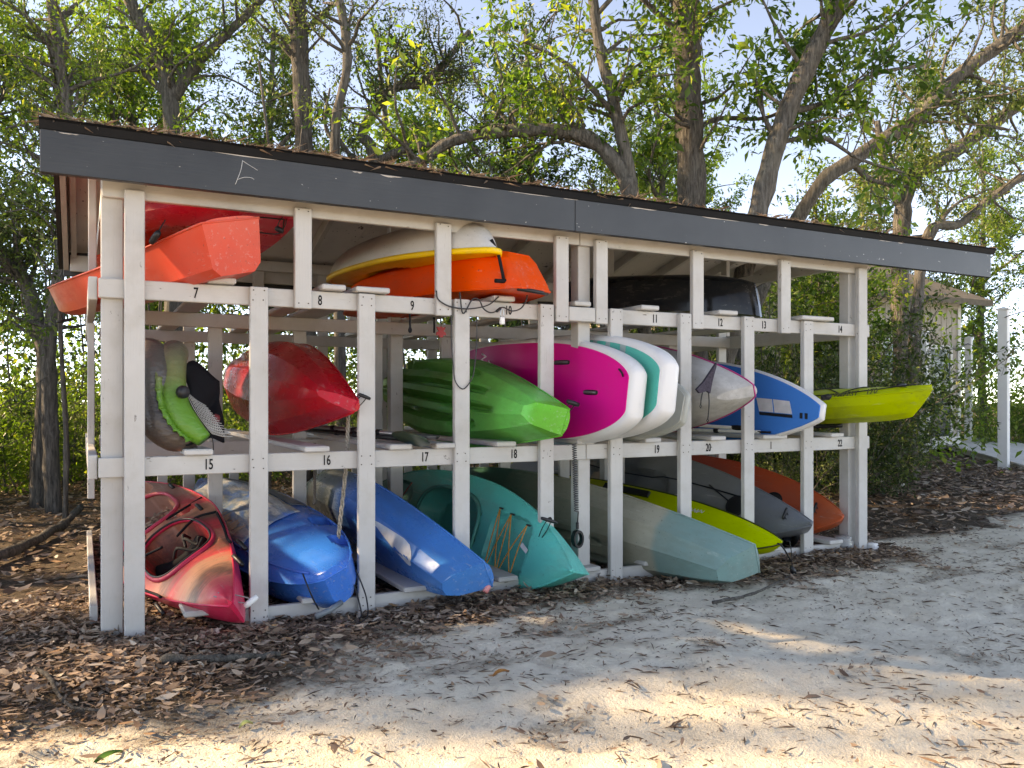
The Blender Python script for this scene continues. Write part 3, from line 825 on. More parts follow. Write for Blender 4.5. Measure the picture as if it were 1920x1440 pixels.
GREYB = board_paint('pale_grey_skin', [(0, C(150, 152, 148)), (1, C(172, 174, 166))], -1.4, 1.4, .35)
S = Sup(2.4, .56, .05, .30, .2, 2.6, .7, 2.2, .7)
k = sup('surfboard', 'pale grey board low in the bay above number 19', S, GREYB, (3.09, -.40, 1.10), (3.02, 1.98, 1.24), 80, .012, GREYB, 'board')
BLUE = board_paint('bright_blue_skin', [(0, C(4, 64, 140)), (.6, C(0, 112, 190)), (1, C(0, 128, 208))], -1.5, 1.5, .5)
S = Sup(3.0, .68, .06, .16, .2, 2.3, .85, 2.2, .7)
k = sup('paddle_board', 'bright blue paddle board with white edge above number 21', S, BLUE, (4.30, -.36, 1.075), (4.22, 2.60, 1.25), 83, .016)
zt = S.th / 2 + .003
WP = simple('white_sticker', C(206, 204, 204), .5); DK = simple('dark_mark_and_shadow', C(24, 26, 32), .5)  # dark tone for the logo marks and the painted sticker shadow
def flat(parent, name, pts, z, th, mat):
    n = len(pts)
    v = [(x, y, z) for x, y in pts] + [(x, y, z + th) for x, y in pts]
    f = [tuple(range(n))[::-1], tuple(range(n, 2 * n))] + [(j, (j + 1) % n, n + (j + 1) % n, n + j) for j in range(n)]
    return link(name, mesh(name, v, f), parent, mat)
flat(k, 'sticker', [(.90, .062), (1.05, .060), (1.08, -.035), (.945, -.035)], zt, .003, WP)
flat(k, 'sticker', [(1.063, .060), (1.215, .055), (1.255, -.035), (1.093, -.035)], zt, .003, WP)
flat(k, 'sticker_shadow_band', [(.945, -.040), (1.255, -.040), (1.262, -.062), (.955, -.062)], zt, .003, DK)  # dark strip painted as the shadow below the stickers
for x in (1.34, 1.385): flat(k, 'logo_mark', [(x - .02, -.02), (x + .005, -.02), (x + .01, -.06), (x - .014, -.06)], zt, .002, DK)
link('tail_fin_box', mesh('tail_fin_box', *tube([(1.44, .10, -.03), (1.49, .11, -.035), (1.51, .115, -.03)], [.02, .022, .008], 8), True), k, BLACK)

# ---- lower tier -------------------------------------------------------------
# red and tan tandem, deck turned to the left
b = Boat(L=3.3, B=.70, gun=.20, crown=.07, rb=.09, rs=.07, shb=.08, shs=.05, pb=1.45, qb=1.0, ps=2.2, qs=.8, wb=.03, ws=.06, rkb=.16, rks=.1, nh=2.2, nd=2.0, N=150, M=40,
         rec=((.44, .38, .205, .20, 2.6, 0), (-.46, .36, .21, .15, 3.0, 0), (-.10, .09, .09, .05, 3, .17), (-.10, .09, .09, .05, 3, -.17), (-1.15, .28, .18, .10, 3, 0)))
md_ = plastic('red_tan_camo_plastic', [(.0, C(140, 100, 86)), (.28, C(160, 108, 92)), (.38, C(200, 40, 58)), (.46, C(206, 130, 100)), (.52, C(110, 70, 60)), (.58, C(214, 50, 62)), (.66, C(206, 130, 104)), (.70, C(128, 84, 70)), (.75, C(222, 76, 78)), (.80, C(208, 148, 116)), (.85, C(120, 86, 72)), (.89, C(228, 120, 104)), (.94, C(226, 60, 82)), (1, C(226, 36, 72))], -1.65, 1.65, .36, wob=.16, streak=True, dirt_amt=.15)
mh = plastic('crimson_pink_plastic', [(0, C(190, 40, 60)), (.7, C(206, 30, 72)), (1, C(232, 44, 84))], -1.65, 1.65, .3, dirt_amt=.12)
k, h, d = boat('kayak', 'red and tan two-seat kayak tilted in the bottom bay under number 15', b, mh, md_, (.44, -.36, .19), (.05, 2.90, .48), 36, .24, mh)
SEATRED = simple('bright_red_inside', C(232, 26, 22), .35)
part('cockpit_rim', b.rim(0, .016, .004), plastic('pink_rim', [(0, C(196, 40, 74)), (1, C(200, 48, 80))], -1, 1, .35), k)
part('cockpit_gasket', b.rim(0, .007, .016, grow=.97), BLACK, k)
part('cockpit_rim', b.rim(1, .014, .004), plastic('pink_rim_back', [(0, C(206, 70, 86)), (1, C(200, 48, 80))], -1, 1, .35), k)
v, f = tube(curve_pts([(.20, -.16, .10), (.24, -.06, .075), (.24, .06, .075), (.20, .16, .10)], 14), .055, 12)
link('seat', mesh('seat', v, f, True), k, BLACKCLOTH)
flat(k, 'seat_liner', [(.20, -.17), (.70, -.13), (.74, 0), (.70, .13), (.20, .17)], .062, .01, SEATRED)
for (x, yy) in ((.02, .27), (.02, -.27), (-.8, .27), (-.8, -.27), (.9, .26), (.9, -.26), (1.12, .18)):
    P = [b.deckpt((x - .07) / 1.65, yy / max(.05, b.half((x - .07) / 1.65)), .004), b.deckpt(x / 1.65, yy / max(.05, b.half(x / 1.65)), .022), b.deckpt((x + .07) / 1.65, yy / max(.05, b.half((x + .07) / 1.65)), .004)]
    cord('side_handle', P, .012, BLACK, k, n=8)
for pts in ([(.95, .22), (.75, .30), (.55, .33), (.3, .34)], [(.95, -.22), (.75, -.30), (.55, -.33), (.3, -.34)], [(.28, .34), (.24, .2), (.30, .05)], [(.28, -.34), (.22, -.2), (.30, -.05)], [(-.2, .34), (-.1, .1), (-.2, -.1), (-.1, -.34)]):
    cord('strap', [b.deckpt(x / 1.65, max(-.97, min(.97, y / b.half(x / 1.65))), .012 + .01 * math.sin(7 * x)) if abs(y) > .22 else (x, y, .26) for x, y in pts], .008, BLACKCLOTH, k, n=20)
for (x, y, L_, a) in ((.36, .05, .20, .4), (.30, .10, .18, -.5), (.42, -.04, .2, .9)):
    cord('strap', [(x, y, .20), (x + L_ * .5, y + .05 * a, .27), (x + L_, y + .12 * a, .23), (x + L_ * 1.1, y + .2 * a, .27)], .010, BLACKCLOTH, k, n=14)
toggle(k, (1.50, -.02, .305), (.06, .10, -.12), WHITEPLAST, GREYCORD, w=.075, r=.016, seg=12)
TAN_BOAT = k

# blue kayak with a printed cover
b = Boat(poly=((0, 0), (.62, .04), (.90, .34), (1, 1)), L=3.0, B=.62, gun=.24, crown=.09, rb=.07, rs=.06, shb=.03, shs=.06, pb=2.9, qb=.72, ps=2.3, qs=.7, wb=.20, ws=.12, rkb=.07, rks=.1, nh=3.0, nd=3.4,
         rec=((-.35, .48, .2, .12, 3, 0), (1.17, .10, .05, .05, 3, .19), (.72, .10, .06, .05, 3, .24)))
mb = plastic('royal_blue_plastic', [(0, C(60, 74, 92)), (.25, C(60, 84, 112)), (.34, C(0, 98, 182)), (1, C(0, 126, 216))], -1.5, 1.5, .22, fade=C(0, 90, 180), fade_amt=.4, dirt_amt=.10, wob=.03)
k, h, d = boat('kayak', 'royal blue kayak with printed grey deck cover under number 16', b, mb, mb, (.975, -.13, .265), (.70, 2.82, .46), 26, .20, mb)
def cover_mat():
    t = NT('printed_cover')
    n1 = t.noise(2.4, t.mapping((1, 2.5, 1)), 6, .7, .6)
    col = t.ramp(n1, [(.35, C(40, 110, 190)), (.47, C(120, 140, 160)), (.56, C(196, 192, 186)), (.66, C(150, 150, 150)), (.8, C(214, 210, 204))])
    t.bump(t.noise(5, t.mapping((1, 4, 1)), 3), .6, .03)
    return t.base(col, .35, .5)
COVER = cover_mat()
nu, nw = 26, 15
def deck_sheet(bt, t0, t1, v0, v1, lift, nu=26, nw=15, wav=0.0):
    v = []
    for i in range(nu):
        for j in range(nw):
            t_ = t0 + (t1 - t0) * i / (nu - 1); v_ = v0 + (v1 - v0) * j / (nw - 1)
            r0 = bt.rec; bt.rec = ()
            p = bt.deckpt(t_, v_, lift + wav * (math.sin(i * 1.7 + j) * .5 + math.sin(j * 1.3 - i * .6) * .5)); bt.rec = r0
            v.append(p)
    lo = [q - Vector((0, 0, .004)) for q in v]
    f = [(i * nw + j, (i + 1) * nw + j, (i + 1) * nw + j + 1, i * nw + j + 1) for i in range(nu - 1) for j in range(nw - 1)]
    m_ = len(v)
    f += [tuple(a + m_ for a in q[::-1]) for q in f]
    edge = [i * nw for i in range(nu)] + [(nu - 1) * nw + j for j in range(1, nw)] + [i * nw + nw - 1 for i in range(nu - 2, -1, -1)] + [j for j in range(nw - 2, 0, -1)]
    for a, c_ in zip(edge, edge[1:] + edge[:1]): f.append((c_, a, a + m_, c_ + m_))
    return v + lo, f
part('deck_cover', deck_sheet(b, -.80, .30, -.70, .66, .012, wav=.006), COVER, k)
part('deck_cover_edge', deck_sheet(b, -.95, .16, .70, .985, .010), simple('slate_cover', C(86, 92, 100), .5), k)
PRINT = simple('tan_print', C(196, 170, 138), .6)
scribble(k, Matrix.Translation((-.02, -.15, b.gun + b.crown + .018)) @ Matrix.Rotation(R(4), 4, 'X'), 8, .12, PRINT, 5, .006)
cord('deck_line', [(b.deckpt(t_, -.72, .010)) for t_ in np.linspace(-.2, .93, 16)], .005, simple('blue_line', C(40, 110, 200), .4), k)
cord('grab_loop', [(1.42, -.13, .33), (1.475, -.145, .29), (1.48, -.15, .20), (1.44, -.14, .12)], .004, BLACK, k, n=12)
link('bow_tube', mesh('bow_tube', *tube([(1.44, -.02, .085), (1.48, -.10, .10), (1.485, -.18, .115)], .016, 8), True), k, simple('grey_tube', C(110, 118, 122), .4))

# second blue kayak, hull outward
b = Boat(poly=((0, 0), (.50, .03), (.84, .28), (.97, .7), (1, 1)), L=3.0, B=.62, gun=.25, crown=.06, rb=.03, rs=.06, shb=.02, shs=.03, pb=1.8, qb=1.0, ps=2.3, qs=.7, wb=.24, ws=.12, rkb=.10, rks=.1, nh=2.6, nd=2.6, rec=((-.3, .5, .2, .14, 3, 0),))
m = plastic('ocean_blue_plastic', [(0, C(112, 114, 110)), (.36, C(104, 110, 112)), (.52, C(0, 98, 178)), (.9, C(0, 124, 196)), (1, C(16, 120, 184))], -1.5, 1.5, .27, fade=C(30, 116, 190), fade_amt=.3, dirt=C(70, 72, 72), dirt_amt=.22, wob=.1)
k, h, d = boat('kayak', 'blue kayak with torn white patch on its hull under number 17', b, m, m, (1.775, -.33, .215), (1.64, 2.62, .44), -68, .16, m)
def hull_patch(bt, pts, lift=.003, n=14, w=5):
    v = []
    # pts: list of (x, th0, th1) rows
    for x, a0, a1 in pts:
        for j in range(w):
            th = a0 + (a1 - a0) * j / (w - 1)
            p = bt.hullpt(x / (bt.L / 2), th)
            q = Vector((0, p.y, p.z - bt.gun)).normalized()
            v.append(p + q * lift)
    r_ = len(pts)
    f = [(i * w + j, i * w + j + 1, (i + 1) * w + j + 1, (i + 1) * w + j) for i in range(r_ - 1) for j in range(w - 1)]
    return v, f
part('torn_patch', hull_patch(b, [(.44, -.66, -.64), (.56, -.70, -.58), (.68, -.72, -.50), (.80, -.74, -.42), (.92, -.76, -.32), (1.00, -.72, -.24), (1.04, -.60, -.22), (1.07, -.46, -.28)]), simple('white_patch', C(206, 210, 214), .5, var=.25, scale=9), k)
link('bow_sleeve', mesh('bow_sleeve', *tube([(1.47, .06, .285), (1.50, .085, .22)], .016, 12), True), k, simple('pink_sleeve', C(214, 130, 130), .4))

# teal kayak, deck outward
b = Boat(L=2.85, B=.74, gun=.20, crown=.06, rb=.05, rs=.07, shb=.06, shs=.06, pb=2.3, qb=1.0, ps=2.3, qs=.75, wb=.02, ws=.06, rkb=.10, rks=.1, nh=2.2, nd=2.4, N=150, M=40,
         rec=((-.10, .44, .25, .20, 3, 0), (.72, .24, .20, .05, 3.2, 0), (-.92, .22, .20, .05, 3, 0)))
m = plastic('teal_plastic', [(0, C(90, 100, 92)), (.18, C(16, 116, 100)), (.42, C(6, 162, 146)), (.7, C(4, 186, 172)), (1, C(4, 194, 182))], -1.42, 1.42, .32, dirt=C(120, 114, 98), dirt_amt=.35, wob=.08)
k, h, d = boat('kayak', 'teal kayak with orange criss-cross bungee cords under number 18', b, m, m, (2.25, -.44, .20), (1.98, 2.38, .36), 72, .22, m)
part('cockpit_rim', b.rim(0, .016, .004), plastic('teal_rim', [(0, C(20, 96, 84)), (1, C(24, 150, 134))], -1, 1, .35), k)
BUNG = simple('orange_bungee', C(206, 138, 62), .6, var=.3, scale=60)
L_pts = [(.58, -.215), (.72, -.20), (.87, -.17)]; R_pts = [(.56, .215), (.70, .20), (.90, .165)]
zig = [L_pts[0], R_pts[0], L_pts[1], R_pts[1], L_pts[2], R_pts[2]]
dz = b.gun + b.crown
for (p, q) in list(zip(zig[:-1], zig[1:])) + [(L_pts[0], R_pts[1]), (L_pts[1], R_pts[2])]:
    cord('bungee', [(p[0], p[1], dz + .012), ((p[0] + q[0]) / 2, 0, dz + .018), (q[0], q[1], dz + .012)], .0042, BUNG, k, n=8)
for p in L_pts + R_pts:
    cord('bungee_clip', [(p[0] - .02, p[1], dz + .0), (p[0], p[1], dz + .014), (p[0] + .02, p[1], dz + .0)], .006, BLACK, k, n=6)
flat(k, 'paper_tag', [(.90, .03), (.98, .0), (.99, .025), (.915, .055)], dz + .02, .002, WP)
toggle(k, (1.06, .12, dz + .01), (.05, .11, .01), w=.12, r=.011)
link('drain_plug', mesh('drain_plug', *tube([(1.04, .235, dz - .04), (1.043, .24, dz - .03)], .014, 10), True), k, BLACK)
link('deck_fitting', mesh('deck_fitting', *tube([(.50, -.27, dz - .02), (.58, -.275, dz - .01), (.64, -.27, dz - .02)], [.010, .026, .010], 10), True), k, BLACK)
for s_ in (-1, 1):
    cord('deck_line', [(-.75, .20 * s_, dz), (-.9, .0, dz + .01), (-1.05, .18 * s_, dz)], .005, simple('red_brown_cord', C(120, 56, 40), .6), k, n=12)
cord('seat_strap', [(.10, -.26, dz + .01), (.16, -.30, dz + .02), (.20, -.2, dz - .03), (.14, -.12, dz - .08)], .012, BLACK, k, n=12)
cord('bow_line', [(.12, -.33, dz - .02), (.05, -.36, dz), (.02, -.30, dz + .02)], .005, simple('red_line', C(176, 52, 30), .6), k, n=10)

# grey-green kayak with a squared bow
b = Boat(poly=((0, 0), (.36, 0), (.48, .07), (.86, .32), (1, 1)), L=3.05, B=.66, gun=.25, crown=.05, rb=.02, rs=.06, shb=.02, shs=.03, pb=1.7, qb=1.0, ps=2.3, qs=.7, wb=.30, ws=.12, rkb=.13, rks=.1, nh=2.9, nd=2.6,
         grooves=((-.05, -.95, .34, .035, .06), (.17, -.95, .40, .035, .06)))
m = plastic('grey_teal_plastic', [(0, C(24, 84, 70)), (.33, C(30, 92, 76)), (.50, C(130, 128, 108)), (.58, C(160, 154, 134)), (.80, C(156, 152, 134)), (.815, C(98, 138, 134)), (1, C(110, 150, 146))], -1.52, 1.52, .42, fade=C(150, 148, 136), fade_amt=.3, dirt=C(100, 98, 84), dirt_amt=.35, wob=.02)
k, h, d = boat('kayak', 'grey kayak with pale blue squared bow poking out left of the lime one', b, m, m, (3.50, -.57, .185), (2.62, 2.33, .42), -66, .16, m)
# lime kayak low
b = Boat(L=3.35, B=.54, gun=.20, crown=.05, rb=.10, rs=.06, shb=.05, shs=.03, pb=2.2, qb=.8, ps=2.2, qs=.8, wb=.02, ws=.05, rkb=.13, rks=.12, nh=2.0, nd=2.2, rec=((-.2, .45, .18, .14, 3, 0),))
m = plastic('acid_yellow_plastic', [(0, C(150, 152, 30)), (.55, C(164, 166, 34)), (.72, C(184, 200, 10)), (1, C(196, 216, 6))], -1.65, 1.65, .3, dirt=C(110, 112, 40), dirt_amt=.22)
k, h, d = boat('kayak', 'acid yellow slim kayak lying between the grey boats under number 20', b, m, m, (3.90, -.39, .215), (2.98, 2.82, .42), 48, .16)
part('seam', b.seam(.006), simple('dark_seam', C(60, 64, 20), .5), k)
cord('bow_line', [(1.60, 0, .26), (1.67, -.02, .25), (1.69, -.03, .2), (1.69, -.03, .1)], .006, BLACK, k, n=10)
flat(k, 'sponson_pad', [(.05, .16), (.5, .15), (.5, .20), (.05, .21)], .255, .02, BLACK)
scribble(k, Matrix.Translation((.92, .12, .243)) @ Matrix.Rotation(R(-17), 4, 'X') @ Matrix.Rotation(R(180), 4, 'Z'), 6, .045, WP, 8, .003)
# grey tandem
b = Boat(poly=((0, 0), (.58, .18), (.94, .60), (1, 1)), L=3.2, B=.80, gun=.24, crown=.07, rb=.08, rs=.06, shb=.06, shs=.04, pb=1.7, qb=.95, ps=2.3, qs=.7, wb=.03, ws=.1, rkb=.14, rks=.1, nh=1.9, nd=2.0, rec=((-.2, .5, .22, .08, 3, 0),))
m = plastic('slate_grey_plastic', [(0, C(132, 134, 134)), (.4, C(104, 108, 110)), (.46, C(84, 88, 92)), (.52, C(122, 124, 124)), (.78, C(116, 116, 114)), (.82, C(88, 96, 104)), (1, C(108, 114, 122))], -1.6, 1.6, .33, fade=C(140, 140, 138), fade_amt=.3, dirt_amt=.3, wob=.05)
k, h, d = boat('kayak', 'large slate grey kayak with pointed bow under number 20 and 21', b, m, m, (4.42, -.16, .275), (3.62, 2.92, .50), 58, .20, m)
cord('deck_line', [b.deckpt(t_, .42, .01) for t_ in np.linspace(-.5, .66, 12)], .006, BLACK, k)
cord('deck_line', [b.deckpt(.42 + .22 * math.sin(u * math.pi), -.9 + 1.4 * u, .008) for u in np.linspace(0, 1, 12)], .006, BLACK, k)
hatch(k, b, .98, .02, .075)
toggle(k, (1.42, 0, .315), (-.02, .02, .03), w=.09, r=.011)
PAD = simple('aluminium_shaft', (.45, .45, .46), .3, .5, .8)
cord('paddle_shaft', [b.deckpt(t_, .05, .03) for t_ in np.linspace(-.6, .35, 6)], .013, PAD, k)
# orange kayak low at the right
b = Boat(poly=((0, 0), (.60, .16), (.95, .58), (1, 1)), L=2.9, B=.70, gun=.24, crown=.06, rb=.07, rs=.06, shb=.05, shs=.04, pb=2.2, qb=.8, ps=2.3, qs=.7, wb=.03, ws=.1, rkb=.13, rks=.1, nh=1.8, nd=2.0, rec=((-.2, .5, .22, .12, 3, 0),))
m = plastic('rust_orange_plastic', [(0, C(150, 44, 36)), (.45, C(176, 62, 46)), (.8, C(200, 80, 46)), (1, C(216, 96, 50))], -1.45, 1.45, .35, fade=C(170, 76, 60), fade_amt=.5, dirt_amt=.25)
k, h, d = boat('kayak', 'faded rust-orange kayak at the right end under number 21', b, m, m, (4.96, .06, .265), (4.28, 2.82, .46), 62, .18, m)
hatch(k, b, .85, .02, .07)
toggle(k, (1.25, 0, .30), (-.02, .02, .03), w=.09, r=.011)
# ------------------------------------------------------------------ ground
def vnoise(x, y, seed, scale):
    """smooth value noise, numpy"""
    r_ = np.random.default_rng(seed); tab = r_.random((256, 256))
    X, Y = x / scale, y / scale
    xi, yi = np.floor(X).astype(int), np.floor(Y).astype(int)
    fx, fy = X - xi, Y - yi
    fx, fy = fx * fx * (3 - 2 * fx), fy * fy * (3 - 2 * fy)
    g = lambda a, b_: tab[a % 256, b_ % 256]
    return (g(xi, yi) * (1 - fx) + g(xi + 1, yi) * fx) * (1 - fy) + (g(xi, yi + 1) * (1 - fx) + g(xi + 1, yi + 1) * fx) * fy

def sstep(a, b_, x):
    t = np.clip((x - a) / (b_ - a), 0, 1); return t * t * (3 - 2 * t)

def soil(x, y):
    """1 where leaf mould covers the ground, 0 on clean sand"""
    n = vnoise(x, y, 11, .55) * .6 + vnoise(x, y, 12, .17) * .4
    front = sstep(-.62, -.10, y + (n - .5) * .55)                           # strip along the rack
    left = sstep(1.9, .1, x + .55 * y * 0 + (n - .5) * 2.0) * sstep(-1.7, -.6, y + (n - .5) * 1.2) 
    left2 = .30 * sstep(2.0, -.6, x + (n - .5) * 2.4)
    right = sstep(.0, .8, y - .04 * (x - 5) + (n - .5) * .9)
    base = np.where((x > -.6) & (x < 5.5), front, np.where(x >= 5.5, right, 1.0 * sstep(-1.8, -.7, y + (n - .5) * 1.2)))
    s = np.maximum(np.maximum(base, left), left2)
    # swept-up clumps on the sand
    c = vnoise(x * 1.0, y * 2.2, 13, .62) * .55 + vnoise(x, y * 1.6, 14, .2) * .45
    s = np.maximum(s, .42 * sstep(.64, .78, c))
    return np.clip(s, 0, 1)

_fp = random.Random(5)
PRINTS = []
for (sx, sy, ang_) in ((1.2, -.9, -.55), (3.4, -1.9, .35), (2.2, -2.7, 2.6), (5.2, -.6, -1.1), (4.2, -2.6, .1)):      # shoe prints in short tracks
    for k_ in range(7):
        off = .09 if k_ % 2 else -.09
        PRINTS.append((sx + math.cos(ang_) * .55 * k_ - math.sin(ang_) * off, sy + math.sin(ang_) * .55 * k_ + math.cos(ang_) * off, ang_ + _fp.uniform(-.2, .2), .13, .05, _fp.uniform(.010, .018)))
for (gx_, gy_, ang_) in ((1.75, -1.5, -1.15), (3.3, -1.7, -1.0), (4.4, -1.3, -.95)):                                  # keel drag marks
    PRINTS.append((gx_, gy_, ang_, 1.0, .035, .012))
def gheight(x, y):
    near = np.exp(-((x - 2) ** 2 + (y + 1) ** 2) / 60.0)
    h = (vnoise(x, y, 1, 1.1) - .5) * .055 + (vnoise(x, y, 2, .33) - .5) * .026 + (vnoise(x, y, 3, .12) - .5) * .024 + (vnoise(x, y, 4, .05) - .5) * .012
    h *= .25 + .75 * near
    for (px_, py_, a_, ln, wd, dp) in PRINTS:
        u = (x - px_) * math.cos(a_) + (y - py_) * math.sin(a_); w = -(x - px_) * math.sin(a_) + (y - py_) * math.cos(a_)
        q = (u / ln) ** 2 + (w / wd) ** 2
        h = h - dp * np.exp(-q ** 2) + dp * .45 * np.exp(-(np.sqrt(q) - 1.35) ** 2 * 8)
    inrack = sstep(-.25, .25, x) * sstep(5.5, 5.1, x) * sstep(-.3, 0., y) * sstep(3.6, 3.2, y)
    h -= .012 * inrack
    h += (vnoise(x, y, 6, 9.0) - .5) * .25 * sstep(9, 20, np.hypot(x - 2, y))
    return h

def axis_pts(lo, hi, fine, out):
    a = list(np.arange(lo, hi + 1e-6, fine)); st = fine
    p = hi
    while p < out: st *= 1.22; p += st; a.append(p)
    st, p, pre = fine, lo, []
    while p > -out: st *= 1.22; p -= st; pre.append(p)
    return np.array(pre[::-1] + a)
gx = axis_pts(-2.6, 7.6, .028, 420.0); gy = axis_pts(-3.6, 1.2, .028, 420.0)
XX, YY = np.meshgrid(gx, gy, indexing='ij')
ZZ = gheight(XX, YY)
V = np.stack([XX.ravel(), YY.ravel(), ZZ.ravel()], 1)
nx_, ny_ = len(gx), len(gy)
I = (np.arange(nx_ - 1)[:, None] * ny_ + np.arange(ny_ - 1)[None]).ravel()
me = fast_mesh('ground', V, quads=np.stack([I, I + ny_, I + ny_ + 1, I + 1], 1), smooth=True)
at = me.attributes.new('soil', 'FLOAT', 'POINT'); at.data.foreach_set('value', soil(XX.ravel(), YY.ravel()).astype(np.float32))
def ground_mat():
    t = NT('sandy_ground')
    s = t.n('Attribute', attribute_name='soil').outputs['Fac']
    n1, n2, n3 = t.noise(2.2, None, 6, .65), t.noise(26, None, 5, .7), t.noise(210, None, 2, .6)
    sand = t.ramp(n1, [(.3, (.70, .62, .49)), (.5, (.80, .72, .585)), (.7, (.84, .765, .635))])
    sand = t.mix(t.math('MULTIPLY', t.ramp(n2, [(.55, 0.0), (.72, 1.0)]), .5), sand, (.30, .26, .22))
    sand = t.mix(t.ramp(n3, [(.68, 0.0), (.76, .6)]), sand, (.14, .12, .10))
    mould = t.ramp(t.noise(9, None, 6, .7), [(.3, (.055, .040, .028)), (.55, (.12, .088, .062)), (.75, (.22, .165, .12))])
    fac = t.ramp(t.math('ADD', s, t.math('MULTIPLY', t.math('SUBTRACT', n2, .5), .7)), [(.25, 0.0), (.75, 1.0)])
    col = t.mix(fac, sand, mould)
    t.bump(t.math('ADD', t.noise(40, None, 5, .75), t.math('MULTIPLY', t.noise(130, None, 3, .7), .5)), .9, .02)
    return t.base(col, .95, .15)
tag(link('ground', me, None, ground_mat()), kind='structure')

# ------------------------------------------------------------------ leaves: shared builders
def leaf_arrays(pos, axis, nrm, length, width, fold=.18):
    """four-vertex folded leaves -> verts, tris"""
    n = len(pos)
    axis = axis / (np.linalg.norm(axis, axis=1, keepdims=True) + 1e-9)
    side = np.cross(axis, nrm); side /= (np.linalg.norm(side, axis=1, keepdims=True) + 1e-9)
    up = np.cross(side, axis)
    l, w = length[:, None], width[:, None]
    a = pos
    b_ = pos + axis * l * .45 + side * w * .5 + up * w * fold
    c = pos + axis * l - up * l * .08
    d = pos + axis * l * .45 - side * w * .5 + up * w * fold
    v = np.stack([a, b_, c, d], 1).reshape(-1, 3)
    i = np.arange(n)[:, None] * 4
    tr = np.concatenate([i + np.array([[0, 1, 2]]), i + np.array([[0, 2, 3]])], 1).reshape(-1, 3)
    return v, tr

def leaf6(pos, axis, nrm, length, width, curl):
    """six-vertex curled leaves with rounded sides"""
    n = len(pos)
    axis = axis / (np.linalg.norm(axis, axis=1, keepdims=True) + 1e-9)
    side = np.cross(axis, nrm); side /= (np.linalg.norm(side, axis=1, keepdims=True) + 1e-9)
    up = np.cross(side, axis)
    l, w = length[:, None], width[:, None]
    pt = lambda u, s_, z: pos + axis * l * u + side * w * s_ + up * (w * z + l * curl * (u - .5) ** 2)
    v = np.stack([pt(0, 0, 0), pt(.28, .42, .12), pt(.66, .46, .16), pt(1, 0, 0), pt(.66, -.46, .16), pt(.28, -.42, .12)], 1).reshape(-1, 3)
    i = np.arange(n)[:, None] * 6
    tr = np.concatenate([i + np.array([q]) for q in ([0, 1, 5], [1, 2, 4], [1, 4, 5], [2, 3, 4])], 1).reshape(-1, 3)
    return v, tr

def leaf_object(name, v, tr, tint, mat, parent=None):
    me = fast_mesh(name, v, tris=tr)
    at = me.attributes.new('tint', 'FLOAT', 'POINT')
    at.data.foreach_set('value', (tint if len(tint) == len(v) else np.repeat(tint, len(v) // len(tint))).astype(np.float32))
    return link(name, me, parent, mat)

def leaf_mat(name, stops, rough=.5, trans=.45, tcol=None, spec=.35):
    t = NT(name)
    f = t.n('Attribute', attribute_name='tint').outputs['Fac']
    col = t.ramp(f, stops)
    t.base(col, rough, spec)
    if trans:
        tr = t.n('BsdfTranslucent')
        if tcol: t.set(tr.inputs[0], t.mix(1.0, col, tcol, 'MULTIPLY'))
        else: t.set(tr.inputs[0], col)
        mx = t.n('MixShader', i_Fac=trans)
        t.t.links.new(t.p.outputs[0], mx.inputs[1]); t.t.links.new(tr.outputs[0], mx.inputs[2])
        t.t.links.new(mx.outputs[0], t.out.inputs[0])
    return t.m

# ------------------------------------------------------------------ fallen leaves
LITTER = leaf_mat('fallen_leaves', [(0, (.07, .048, .036)), (.22, (.16, .10, .07)), (.45, (.27, .175, .12)), (.65, (.38, .27, .195)), (.82, (.47, .37, .29)), (.92, (.40, .21, .10)), (1, (.54, .48, .40))], .6, .12)
def scatter(n, x0, x1, y0, y1, dens, size, r_, pile=.03, zoff=None):
    x = r_.uniform(x0, x1, n); y = r_.uniform(y0, y1, n)
    keep = r_.random(n) < dens(x, y)
    x, y = x[keep], y[keep]; m_ = len(x)
    z = gheight(x, y) + r_.random(m_) ** 1.6 * pile + .004
    if zoff is not None: z = z + zoff(x, y)
    th = r_.uniform(0, 2 * math.pi, m_)
    ax = np.stack([np.cos(th), np.sin(th), r_.normal(0, .16, m_)], 1)
    nr = np.stack([r_.normal(0, .35, m_), r_.normal(0, .35, m_), np.ones(m_)], 1)
    L_ = np.minimum(np.exp(r_.normal(-.25, .40, m_)), 1.5) * size; W_ = L_ * r_.uniform(.22, .38, m_)
    v, tr = leaf6(np.stack([x, y, z], 1), ax, nr, L_, W_, r_.uniform(-.3, .9, m_)[:, None])
    return v, tr, r_.random(m_)
def fuse(lst):
    V, Tn, tt, o = [], [], [], 0
    for v, tr, ti in lst: V.append(v); Tn.append(tr + o); tt.append(np.repeat(ti, len(v) // len(ti))); o += len(v)
    return np.concatenate(V), np.concatenate(Tn), np.concatenate(tt)
r1 = np.random.default_rng(21)
notrack = lambda x, y: 1.0
